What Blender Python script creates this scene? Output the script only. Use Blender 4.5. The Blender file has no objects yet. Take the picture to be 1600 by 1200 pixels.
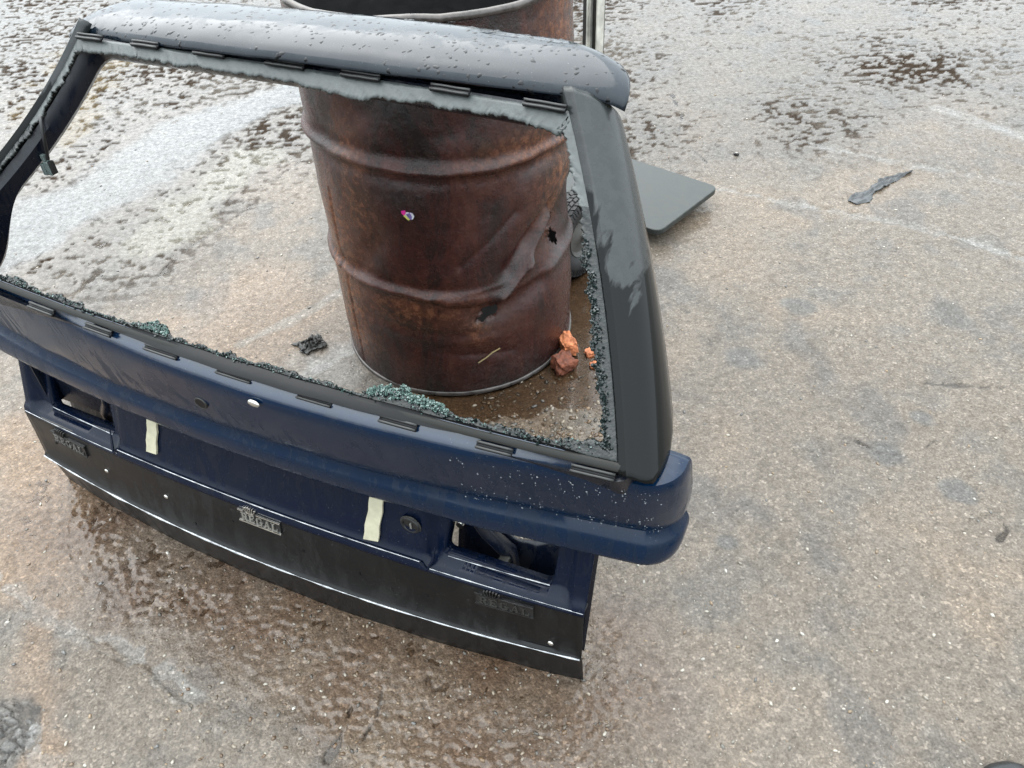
import bpy, bmesh, math, random
import numpy as np
from mathutils import Vector, Matrix
from mathutils.geometry import delaunay_2d_cdt

scene = bpy.context.scene
COL = scene.collection
rng = np.random.default_rng(7)
random.seed(7)
R_ = math.radians

# ------------------------------------------------------------------ camera
PITCH, ROLL, FPX, CAMH = 0.72166328, 0.05110468, 1270.51, 1.32
cp, sp = math.cos(PITCH), math.sin(PITCH)
f_ = np.array([0, cp, -sp]); r_ = np.array([1., 0, 0]); d_ = np.array([0, -sp, -cp])
cr, sr = math.cos(ROLL), math.sin(ROLL)
CR = cr * r_ + sr * d_
CD = -sr * r_ + cr * d_
CF = f_
cam_d = bpy.data.cameras.new('camera')
cam = bpy.data.objects.new('camera', cam_d)
COL.objects.link(cam)
mw = Matrix.Identity(4)
for i in range(3):
    mw[i][0] = CR[i]; mw[i][1] = -CD[i]; mw[i][2] = -CF[i]
mw[2][3] = CAMH
cam.matrix_world = mw
cam_d.sensor_width = 36
cam_d.lens = FPX / 1600 * 36
cam_d.clip_start = 0.02
cam_d.clip_end = 600
scene.camera = cam

# ------------------------------------------------------------------ light
SUN_EL, SUN_AZ = R_(58), R_(-32)          # azimuth from +Y towards +X
world = bpy.data.worlds.new('World')
scene.world = world
world.use_nodes = True
wn = world.node_tree.nodes; wl = world.node_tree.links
wn.clear()
sky = wn.new('ShaderNodeTexSky'); sky.sky_type = 'NISHITA'
sky.sun_disc = False
sky.sun_elevation = SUN_EL; sky.sun_rotation = SUN_AZ
sky.air_density = 1.0; sky.dust_density = 6.0; sky.ozone_density = 1.0
hs = wn.new('ShaderNodeHueSaturation'); hs.inputs['Saturation'].default_value = 0.16
bg = wn.new('ShaderNodeBackground'); bg.inputs['Strength'].default_value = 0.15
wo = wn.new('ShaderNodeOutputWorld')
wl.new(sky.outputs[0], hs.inputs['Color']); cloud = wn.new('ShaderNodeMix'); cloud.data_type = 'RGBA'          # even overcast deck over the sky model
cloud.inputs[0].default_value = .94
# overcast deck, brighter towards the zenith
wtc = wn.new('ShaderNodeTexCoord'); wsx = wn.new('ShaderNodeSeparateXYZ'); wl.new(wtc.outputs['Generated'], wsx.inputs[0])
wm = wn.new('ShaderNodeMath'); wm.operation = 'MULTIPLY_ADD'; wm.use_clamp = False
wmx = wn.new('ShaderNodeMath'); wmx.operation = 'MAXIMUM'; wmx.inputs[1].default_value = 0.; wl.new(wsx.outputs[2], wmx.inputs[0])
wl.new(wmx.outputs[0], wm.inputs[0]); wm.inputs[1].default_value = .5; wm.inputs[2].default_value = .5
wsc = wn.new('ShaderNodeVectorMath'); wsc.operation = 'SCALE'; wsc.inputs[0].default_value = (4.45, 4.9, 5.2)
wl.new(wm.outputs[0], wsc.inputs['Scale']); wl.new(wsc.outputs[0], cloud.inputs[7])
wl.new(hs.outputs[0], cloud.inputs[6]); wl.new(cloud.outputs[2], bg.inputs[0]); wl.new(bg.outputs[0], wo.inputs[0])

sun_d = bpy.data.lights.new('sun', 'SUN')
sun_d.energy = 0.5; sun_d.angle = R_(80); sun_d.color = (1, .965, .92)
sun = bpy.data.objects.new('sun', sun_d); COL.objects.link(sun)
sd = Vector((math.sin(SUN_AZ) * math.cos(SUN_EL), math.cos(SUN_AZ) * math.cos(SUN_EL), math.sin(SUN_EL)))
sun.rotation_euler = sd.to_track_quat('Z', 'Y').to_euler()

scene.view_settings.view_transform = 'Standard'
scene.view_settings.look = 'None'
scene.view_settings.gamma = 1
scene.view_settings.exposure = 2.6
scene.view_settings.use_curve_mapping = False
scene.render.engine = 'CYCLES'
scene.cycles.use_denoising = True
scene.cycles.denoiser = 'OPENIMAGEDENOISE'
scene.cycles.denoising_input_passes = 'RGB_ALBEDO_NORMAL'
scene.cycles.max_bounces = 8
scene.cycles.transparent_max_bounces = 12
scene.cycles.sample_clamp_indirect = 6
scene.cycles.caustics_refractive = False
scene.cycles.caustics_reflective = False

# ------------------------------------------------------------------ helpers
def ray(px, py):
    return CR * (px - 800) / FPX + CD * (py - 600) / FPX + CF
def gp(px, py, z=0.0):
    """point at height z seen at a photo position"""
    v = ray(px, py); t = (z - CAMH) / v[2]
    return np.array([0, 0, CAMH]) + t * v

def _hash(ix, iy, iz, seed):
    h = (ix * 374761393 + iy * 668265263 + iz * 2147483647 + seed * 974634777) & 0xffffffff
    h = ((h ^ (h >> 13)) * 1274126177) & 0xffffffff
    return (h ^ (h >> 16)) & 0xffffffff
def vnoise2(x, y, seed=0):
    x = np.asarray(x, float); y = np.asarray(y, float)
    ix = np.floor(x).astype(np.int64); iy = np.floor(y).astype(np.int64)
    fx = x - ix; fy = y - iy
    u = fx * fx * fx * (fx * (fx * 6 - 15) + 10); v = fy * fy * fy * (fy * (fy * 6 - 15) + 10)
    def g(a, b, dx, dy):
        an = _hash(a, b, 0 * a, seed) / 4294967296.0 * 2 * np.pi
        return np.cos(an) * dx + np.sin(an) * dy
    n00 = g(ix, iy, fx, fy); n10 = g(ix + 1, iy, fx - 1, fy)
    n01 = g(ix, iy + 1, fx, fy - 1); n11 = g(ix + 1, iy + 1, fx - 1, fy - 1)
    return ((n00 * (1 - u) + n10 * u) * (1 - v) + (n01 * (1 - u) + n11 * u) * v) * 1.5
def fbm(x, y, octv=4, seed=0, gain=.5):
    a = 1; s = 0; f = 1
    for k in range(octv):
        s = s + a * vnoise2(x * f + 17.3 * k, y * f - 9.1 * k, seed + k); a *= gain; f *= 2.03
    return s
def sstep(a, b, x):
    t = np.clip((x - a) / (b - a), 0, 1); return t * t * (3 - 2 * t)
def seg_dist(X, Y, pts):
    d = np.full(X.shape, 1e9)
    for (x0, y0), (x1, y1) in zip(pts[:-1], pts[1:]):
        dx, dy = x1 - x0, y1 - y0
        t = np.clip(((X - x0) * dx + (Y - y0) * dy) / (dx * dx + dy * dy + 1e-12), 0, 1)
        d = np.minimum(d, np.hypot(X - x0 - t * dx, Y - y0 - t * dy))
    return d

def link(name, me, mat=None, parent=None, smooth=None):
    if mat is not None:
        for m_ in (mat if isinstance(mat, (list, tuple)) else [mat]): me.materials.append(m_)
    if smooth is not None:
        me.polygons.foreach_set('use_smooth', np.ones(len(me.polygons), bool))
        if smooth < 179: me.set_sharp_from_angle(angle=R_(smooth))
    o = bpy.data.objects.new(name, me); COL.objects.link(o)
    if parent is not None: o.parent = parent
    return o
def mesh(name, verts, faces):
    me = bpy.data.meshes.new(name)
    me.from_pydata([tuple(map(float, v)) for v in verts], [], [tuple(map(int, f)) for f in faces])
    me.update(); return me
def grid_mesh(name, P, closed_u=False, closed_v=False, keep=None, flip=False):
    """P: (nv,nu,3) array -> quads"""
    nv, nu = P.shape[:2]
    idx = np.arange(nv * nu).reshape(nv, nu)
    a = idx; 
    if closed_u: a = np.concatenate([a, a[:, :1]], 1)
    if closed_v: a = np.concatenate([a, a[:1]], 0)
    q = np.stack([a[:-1, :-1], a[:-1, 1:], a[1:, 1:], a[1:, :-1]], -1)
    if flip: q = q[..., ::-1]
    if keep is not None: q = q[keep]
    q = q.reshape(-1, 4)
    me = bpy.data.meshes.new(name)
    me.vertices.add(nv * nu); me.vertices.foreach_set('co', P.reshape(-1).astype(np.float32))
    me.loops.add(q.size); me.loops.foreach_set('vertex_index', q.reshape(-1).astype(np.int32))
    me.polygons.add(len(q)); me.polygons.foreach_set('loop_start', np.arange(0, q.size, 4, dtype=np.int32))
    me.update(calc_edges=True); me.validate()
    return me
def tri_mesh(name, V, F):
    V = np.asarray(V, np.float32); F = np.asarray(F, np.int32)
    me = bpy.data.meshes.new(name); k = F.shape[1]
    me.vertices.add(len(V)); me.vertices.foreach_set('co', V.reshape(-1))
    me.loops.add(F.size); me.loops.foreach_set('vertex_index', F.reshape(-1))
    me.polygons.add(len(F)); me.polygons.foreach_set('loop_start', np.arange(0, F.size, k, dtype=np.int32))
    me.update(calc_edges=True); return me
def solid(o, t, off=-1):
    m = o.modifiers.new('solid', 'SOLIDIFY'); m.thickness = t; m.offset = off; return m
def bev(o, w, seg=2):
    m = o.modifiers.new('bevel', 'BEVEL'); m.width = w; m.segments = seg; m.limit_method = 'ANGLE'; m.angle_limit = R_(35); return m
def empty(name, loc=(0, 0, 0), rz=0):
    o = bpy.data.objects.new(name, None); COL.objects.link(o); o.location = loc; o.rotation_euler = (0, 0, rz)
    o.empty_display_size = .1; return o
def tag(o, label=None, cat=None, group=None, kind=None):
    if label: o['label'] = label
    if cat: o['category'] = cat
    if group: o['group'] = group
    if kind: o['kind'] = kind
    return o
def tube(path, rad, seg=10, caps=True):
    path = [Vector(p) for p in path]; V = []; F = []
    up = Vector((0, 0, 1)); prev = None
    for i, p in enumerate(path):
        t = (path[min(i + 1, len(path) - 1)] - path[max(i - 1, 0)]).normalized()
        if prev is None:
            a = t.orthogonal().normalized()
        else:
            a = (prev - t * prev.dot(t)).normalized()
        prev = a; b = t.cross(a)
        r = rad[i] if isinstance(rad, (list, tuple)) else rad
        for k in range(seg):
            an = 2 * math.pi * k / seg; V.append(p + (a * math.cos(an) + b * math.sin(an)) * r)
    n = len(path)
    for i in range(n - 1):
        for k in range(seg):
            k2 = (k + 1) % seg; F.append((i * seg + k, i * seg + k2, (i + 1) * seg + k2, (i + 1) * seg + k))
    if caps:
        F.append(tuple(range(seg))[::-1]); F.append(tuple((n - 1) * seg + k for k in range(seg)))
    return V, F
def box(cx, cy, cz, sx, sy, sz):
    V = [(cx + a * sx / 2, cy + b * sy / 2, cz + c * sz / 2) for a in (-1, 1) for b in (-1, 1) for c in (-1, 1)]
    F = [(0, 1, 3, 2), (4, 6, 7, 5), (0, 4, 5, 1), (2, 3, 7, 6), (0, 2, 6, 4), (1, 5, 7, 3)]
    return V, F
def merge(parts):
    V = []; F = []
    for v, f in parts:
        b = len(V); V += list(v); F += [tuple(i + b for i in q) for q in f]
    return V, F

# ------------------------------------------------------------------ materials
def newmat(name):
    m = bpy.data.materials.new(name); m.use_nodes = True
    nt = m.node_tree; nt.nodes.clear()
    out = nt.nodes.new('ShaderNodeOutputMaterial'); p = nt.nodes.new('ShaderNodeBsdfPrincipled')
    nt.links.new(p.outputs[0], out.inputs[0])
    return m, nt, p, out
def node(nt, t, **kw):
    n = nt.nodes.new(t)
    for k, v in kw.items(): setattr(n, k, v)
    return n
def noise(nt, vec, scale, detail=4, rough=.55, dist=0):
    n = node(nt, 'ShaderNodeTexNoise'); n.inputs['Scale'].default_value = scale; n.inputs['Detail'].default_value = detail
    n.inputs['Roughness'].default_value = rough; n.inputs['Distortion'].default_value = dist
    nt.links.new(vec, n.inputs['Vector']); return n
def ramp(nt, fac, stops):
    n = node(nt, 'ShaderNodeValToRGB'); cr_ = n.color_ramp
    while len(cr_.elements) > 1: cr_.elements.remove(cr_.elements[-1])
    for i, (p, c) in enumerate(stops):
        e = cr_.elements[0] if i == 0 else cr_.elements.new(p)
        e.position = p; e.color = (c, c, c, 1) if not isinstance(c, (tuple, list)) else (*c, 1)
    nt.links.new(fac, n.inputs[0]); return n
def mix(nt, fac, a, b, mode='MIX'):
    n = node(nt, 'ShaderNodeMix', data_type='RGBA', blend_type=mode)
    for i, v in ((0, fac), (6, a), (7, b)):
        if isinstance(v, (int, float)): n.inputs[i].default_value = v
        elif isinstance(v, (tuple, list)): n.inputs[i].default_value = (*v, 1)
        else: nt.links.new(v, n.inputs[i])
    return n.outputs[2]
def maths(nt, op, a, b=0.0):
    n = node(nt, 'ShaderNodeMath', operation=op)
    for i, v in ((0, a), (1, b)):
        if isinstance(v, (int, float)): n.inputs[i].default_value = v
        else: nt.links.new(v, n.inputs[i])
    return n.outputs[0]
def bump(nt, h, strength, dist, normal=None):
    n = node(nt, 'ShaderNodeBump'); n.inputs['Strength'].default_value = strength; n.inputs['Distance'].default_value = dist
    nt.links.new(h, n.inputs['Height'])
    if normal is not None: nt.links.new(normal, n.inputs['Normal'])
    return n.outputs[0]
def objco(nt):
    return node(nt, 'ShaderNodeTexCoord').outputs['Object']
KA = .56        # everything is soaked: wet base colours
def wetc(c): return tuple(v * KA for v in c)
def simple(name, col, rough=.5, metal=0., ior=1.5, nscale=30, var=.25, bstr=.15, bdist=.001, bscale=250):
    m, nt, p, out = newmat(name); co = objco(nt); col = wetc(col) if metal < .5 else col
    n = noise(nt, co, nscale, 6)
    f = ramp(nt, n.outputs[0], [(.3, 1 - var), (.7, 1 + var)])
    nt.links.new(mix(nt, 1.0, col, f.outputs[0], 'MULTIPLY'), p.inputs['Base Color'])
    rr = ramp(nt, n.outputs[0], [(.3, max(.02, rough - .08)), (.7, min(1, rough + .1))])
    nt.links.new(rr.outputs[0], p.inputs['Roughness'])
    p.inputs['Metallic'].default_value = metal; p.inputs['IOR'].default_value = ior
    b = noise(nt, co, bscale, 3)
    nt.links.new(bump(nt, b.outputs[0], bstr, bdist), p.inputs['Normal'])
    return m

def paint(name, col, dirt, dirt_amt=.35, rough=.14, ior=1.55, rmix=.45, streak=True, coat=.0):
    """wet, weathered car paint: colour, streaky dirt film, water spots"""
    m, nt, p, out = newmat(name); co = objco(nt); col = wetc(col); dirt = wetc(dirt)
    mp = node(nt, 'ShaderNodeMapping'); mp.inputs['Scale'].default_value = (1, 1, .28 if streak else 1)
    nt.links.new(co, mp.inputs[0])
    n1 = noise(nt, mp.outputs[0], 38, 8, .62, .6)
    n2 = noise(nt, co, 7, 4)
    film = maths(nt, 'MULTIPLY', ramp(nt, n1.outputs[0], [(.46, 0.), (.56, 1.)]).outputs[0], ramp(nt, n2.outputs[0], [(.35, .1), (.65, 1.)]).outputs[0])
    film = maths(nt, 'MULTIPLY', film, dirt_amt)
    sp_ = noise(nt, co, 420, 2, .6)
    spk = ramp(nt, sp_.outputs[0], [(.70, 0.), (.74, 1.)])
    c = mix(nt, film, col, dirt)
    c = mix(nt, maths(nt, 'MULTIPLY', spk.outputs[0], .35), c, (.22, .22, .21))
    nt.links.new(c, p.inputs['Base Color'])
    rg = node(nt, 'ShaderNodeMapRange'); nt.links.new(film, rg.inputs[0])
    rg.inputs[1].default_value = 0; rg.inputs[2].default_value = max(.05, dirt_amt); rg.inputs[3].default_value = rough; rg.inputs[4].default_value = rmix
    nt.links.new(rg.outputs[0], p.inputs['Roughness'])
    p.inputs['IOR'].default_value = ior
    if coat: p.inputs['Coat Weight'].default_value = coat; p.inputs['Coat Roughness'].default_value = .05
    b = noise(nt, co, 90, 4)
    nt.links.new(bump(nt, b.outputs[0], .06, .001), p.inputs['Normal'])
    return m

M = {}
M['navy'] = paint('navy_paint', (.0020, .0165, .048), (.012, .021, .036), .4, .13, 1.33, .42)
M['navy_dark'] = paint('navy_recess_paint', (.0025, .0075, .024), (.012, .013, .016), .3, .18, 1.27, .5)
M['black_trim'] = paint('black_trim', (.007, .007, .0075), (.026, .025, .023), .35, .3, 1.36, .55)
M['spoiler'] = paint('spoiler_paint', (.005, .011, .019), (.016, .024, .032), .6, .07, 1.42, .34, False)
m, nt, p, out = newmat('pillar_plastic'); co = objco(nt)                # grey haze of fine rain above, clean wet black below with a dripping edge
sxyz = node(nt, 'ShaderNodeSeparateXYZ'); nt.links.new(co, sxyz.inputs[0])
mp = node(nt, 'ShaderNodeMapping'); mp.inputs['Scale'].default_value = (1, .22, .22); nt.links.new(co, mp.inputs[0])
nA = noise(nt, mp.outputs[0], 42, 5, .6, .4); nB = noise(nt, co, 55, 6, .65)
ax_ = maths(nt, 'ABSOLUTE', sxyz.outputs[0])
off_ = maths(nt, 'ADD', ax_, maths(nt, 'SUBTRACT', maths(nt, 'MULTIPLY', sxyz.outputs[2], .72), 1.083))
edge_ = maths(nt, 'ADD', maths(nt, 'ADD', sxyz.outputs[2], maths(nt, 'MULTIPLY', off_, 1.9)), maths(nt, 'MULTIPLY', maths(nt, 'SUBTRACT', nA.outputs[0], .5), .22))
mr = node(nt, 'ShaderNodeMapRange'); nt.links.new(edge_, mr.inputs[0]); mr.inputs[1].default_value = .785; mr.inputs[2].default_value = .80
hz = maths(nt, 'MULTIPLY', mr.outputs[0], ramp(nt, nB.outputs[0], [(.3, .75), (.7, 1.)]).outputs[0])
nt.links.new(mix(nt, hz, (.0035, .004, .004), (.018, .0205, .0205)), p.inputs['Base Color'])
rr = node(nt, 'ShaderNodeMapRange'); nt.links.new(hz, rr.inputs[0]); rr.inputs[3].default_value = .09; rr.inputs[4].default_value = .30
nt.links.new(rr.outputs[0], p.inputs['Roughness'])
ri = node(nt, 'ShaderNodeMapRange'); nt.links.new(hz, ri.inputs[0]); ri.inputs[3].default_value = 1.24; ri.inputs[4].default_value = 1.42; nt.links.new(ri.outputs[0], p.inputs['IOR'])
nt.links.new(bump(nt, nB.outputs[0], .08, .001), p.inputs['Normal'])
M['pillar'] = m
M['edge'] = simple('worn_edge_shine_metal', (.36, .37, .38), .3, .6, nscale=55, var=.6)  # pale metal puts the wet sky highlight into the worn creases
M['navy_sheen'] = paint('navy_ledge_sheen', (.006, .022, .058), (.03, .04, .055), .5, .14, 1.7, .3, False)  # paler, shinier copy of the navy: sky highlight put into the ledge paint
M['rubber'] = simple('black_rubber', (.012, .012, .012), .45, bscale=120)
M['seal'] = simple('black_sealant', (.006, .006, .007), .4, ior=1.3, bscale=80, bstr=.3)
M['olive_trim'] = simple('weathered_rubber_trim', (.014, .014, .011), .6, ior=1.4)
M['inner'] = paint('inner_navy', (.004, .007, .016), (.02, .02, .022), .3, .25, 1.45, .5)
M['frit'] = simple('grey_glass_frit', (.080, .090, .087), .40, nscale=90, var=.35, bstr=.4, bdist=.001, bscale=420)
M['frit_black'] = simple('black_glass_frit', (.010, .014, .013), .16, ior=1.4, nscale=90, var=.6, bstr=.5, bdist=.002, bscale=210)
M['chrome'] = simple('bright_metal', (.75, .74, .70), .25, 1.0)
M['steel'] = simple('dull_steel', (.42, .42, .39), .4, .8)
M['badge'] = simple('worn_badge_metal', (.30, .29, .26), .38, .7)
M['badge_dark'] = simple('black_badge_plastic', (.014, .014, .014), .4)
M['tape'] = simple('aged_foam_tape', (.66, .62, .44), .75, nscale=80, var=.12)
M['tyre'] = simple('tyre_rubber', (.017, .017, .018), .5, bscale=150)
M['hub'] = simple('dusty_hub', (.10, .095, .085), .6)
M['board'] = paint('wet_grey_board', (.036, .042, .039), (.085, .088, .080), .8, .32, 1.33, .55, False)
M['rail'] = simple('pale_aluminium', (.62, .61, .55), .42, .6)
M['rail_dark'] = simple('dark_channel', (.028, .028, .024), .5)
M['rag'] = simple('black_rag', (.022, .021, .017), .5, nscale=40, var=.5, bstr=.6, bdist=.004, bscale=90)
M['strip'] = simple('torn_grey_plastic', (.045, .048, .05), .35)
M['shoe'] = simple('black_shoe', (.010, .012, .013), .3)
M['brick_o'] = simple('orange_brick', (.80, .27, .11), .7, nscale=70, var=.45, bstr=.8, bdist=.004, bscale=160)
M['pink'] = simple('magenta_foil', (.75, .03, .30), .35)
M['violet'] = simple('violet_foil', (.22, .17, .45), .35, nscale=90, var=.5)
M['whitefoil'] = simple('white_foil', (.8, .8, .82), .35)
M['yellow'] = simple('yellow_foil', (.75, .72, .18), .4)
M['connector'] = simple('grey_connector', (.16, .20, .19), .4)
M['straw'] = simple('dry_straw', (.45, .34, .16), .7)

def glassy(name, tint, fac_diff, rough=.05):
    m, nt, p, out = newmat(name)
    p.inputs['Base Color'].default_value = (*tint, 1)
    p.inputs['Roughness'].default_value = rough
    p.inputs['Transmission Weight'].default_value = 1 - fac_diff
    p.inputs['IOR'].default_value = 1.5
    return m
M['crumb'] = glassy('green_tempered_glass', (.095, .155, .135), .6)
M['crumb_dark'] = glassy('dark_tempered_glass', (.008, .014, .013), .92)
M['drop'] = simple('water_drop_on_dark_paint', (.006, .007, .009), .03, ior=1.36, var=.05, bstr=0.)

# water sheet: clear, reflects by Fresnel
mW, nt, p, out = newmat('rain_water')
nt.nodes.remove(p)
tr = node(nt, 'ShaderNodeBsdfTransparent'); tr.inputs[0].default_value = (.86, .81, .75, 1)
gl = node(nt, 'ShaderNodeBsdfGlossy'); gl.inputs['Roughness'].default_value = .12
fr = node(nt, 'ShaderNodeFresnel'); fr.inputs[0].default_value = 1.36
ms = node(nt, 'ShaderNodeMixShader')
wb = noise(nt, objco(nt), 60, 3)
nb_ = bump(nt, wb.outputs[0], .12, .002)
nt.links.new(nb_, gl.inputs['Normal']); nt.links.new(nb_, fr.inputs['Normal'])
nt.links.new(fr.outputs[0], ms.inputs[0]); nt.links.new(tr.outputs[0], ms.inputs[1]); nt.links.new(gl.outputs[0], ms.inputs[2])
nt.links.new(ms.outputs[0], out.inputs[0])
M['water'] = mW

# asphalt
mA, nt, p, out = newmat('wet_asphalt')
co = objco(nt)
at = node(nt, 'ShaderNodeAttribute'); at.attribute_name = 'tint'
aw = node(nt, 'ShaderNodeAttribute'); aw.attribute_name = 'wet'
g1 = noise(nt, co, 230, 5, .7)
g2 = noise(nt, co, 60, 5, .6)
v1 = node(nt, 'ShaderNodeTexVoronoi'); v1.inputs['Scale'].default_value = 210; nt.links.new(co, v1.inputs['Vector'])
hsv = node(nt, 'ShaderNodeSeparateColor'); nt.links.new(v1.outputs['Color'], hsv.inputs[0])
peb = ramp(nt, hsv.outputs[0], [(0., .60), (.5, .95), (.86, 1.12), (.94, 1.45), (1., 2.1)])
c = mix(nt, 1., at.outputs['Color'], ramp(nt, g1.outputs[0], [(.28, .50), (.5, 1.), (.74, 1.55)]).outputs[0], 'MULTIPLY')
c = mix(nt, 1., c, ramp(nt, g2.outputs[0], [(.3, .82), (.7, 1.18)]).outputs[0], 'MULTIPLY')
c = mix(nt, .6, c, mix(nt, 1., c, peb.outputs[0], 'MULTIPLY'))
nt.links.new(c, p.inputs['Base Color'])
p.inputs['Roughness'].default_value = .6
p.inputs['Specular IOR Level'].default_value = .0
h = maths(nt, 'ADD', maths(nt, 'MULTIPLY', g1.outputs[0], 1.0), maths(nt, 'MULTIPLY', v1.outputs['Distance'], -.6))
nt.links.new(bump(nt, h, .75, .0035), p.inputs['Normal'])
cw = maths(nt, 'MULTIPLY', aw.outputs['Fac'], ramp(nt, g2.outputs[0], [(.3, .55), (.6, 1.)]).outputs[0])
nt.links.new(cw, p.inputs['Coat Weight'])
p.inputs['Coat Roughness'].default_value = .11
p.inputs['Coat IOR'].default_value = 1.38
film = maths(nt, 'MULTIPLY', g1.outputs[0], maths(nt, 'SUBTRACT', 1.18, aw.outputs['Fac']))
g3 = noise(nt, co, 115, 3, .6)
film = maths(nt, 'ADD', film, maths(nt, 'MULTIPLY', g3.outputs[0], .5))
film = maths(nt, 'MULTIPLY', maths(nt, 'ADD', film, maths(nt, 'MULTIPLY', g2.outputs[0], .5)), maths(nt, 'SUBTRACT', 1.12, aw.outputs['Fac']))
nt.links.new(bump(nt, film, 1., .004), p.inputs['Coat Normal'])
M['asphalt'] = mA

# rusty drum
mR, nt, p, out = newmat('rusted_steel')
co = objco(nt)
ar = node(nt, 'ShaderNodeAttribute'); ar.attribute_name = 'rust'
sep = node(nt, 'ShaderNodeSeparateColor'); nt.links.new(ar.outputs['Color'], sep.inputs[0])
mp = node(nt, 'ShaderNodeMapping'); mp.inputs['Scale'].default_value = (1, 1, .40); nt.links.new(co, mp.inputs[0])
n1 = noise(nt, mp.outputs[0], 9, 12, .74, 1.0)
n2 = noise(nt, co, 60, 8, .7)
n3 = noise(nt, co, 330, 4, .7)
base = ramp(nt, n1.outputs[0], [(.30, (.004, .003, .003)), (.42, (.014, .0065, .0055)), (.53, (.034, .0095, .0075)), (.62, (.050, .0165, .0115)), (.75, (.10, .043, .026))])
orange = ramp(nt, n2.outputs[0], [(.3, (.05, .018, .009)), (.7, (.24, .092, .040))])
black = ramp(nt, n2.outputs[0], [(.3, (.006, .0055, .005)), (.7, (.030, .0285, .027))])
om = maths(nt, 'MULTIPLY', sep.outputs[0], ramp(nt, n2.outputs[0], [(.36, .1), (.6, 1.)]).outputs[0])
bm_ = maths(nt, 'MULTIPLY', sep.outputs[1], ramp(nt, n1.outputs[0], [(.3, 1.), (.7, .35)]).outputs[0])
c = mix(nt, om, base.outputs[0], orange.outputs[0])
c = mix(nt, bm_, c, black.outputs[0])
spk = ramp(nt, n3.outputs[0], [(.3, .5), (.5, 1.), (.72, 1.6)])
c = mix(nt, 1., c, spk.outputs[0], 'MULTIPLY')
nt.links.new(c, p.inputs['Base Color'])
nt.links.new(ramp(nt, n2.outputs[0], [(.3, .14), (.7, .36)]).outputs[0], p.inputs['Roughness'])
p.inputs['Specular IOR Level'].default_value = .4
hh = maths(nt, 'ADD', n2.outputs[0], maths(nt, 'MULTIPLY', n3.outputs[0], .5))
nt.links.new(bump(nt, hh, .75, .0028), p.inputs['Normal'])
M['rust'] = mR
M['rust_in'] = simple('shaded_inner_rust', (.0045, .0038, .0035), .7, nscale=25, var=.4)  # near-black: the shade inside the drum put into the wall colour
M['chime'] = simple('worn_rim_steel', (.13, .115, .105), .3, .4, nscale=45, var=.5)

# stones
mS, nt, p, out = newmat('pale_aggregate')
gi = node(nt, 'ShaderNodeAttribute'); gi.attribute_name = 'tint'
nt.links.new(gi.outputs['Color'], p.inputs['Base Color']); p.inputs['Roughness'].default_value = .16
M['stone'] = mS

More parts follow.
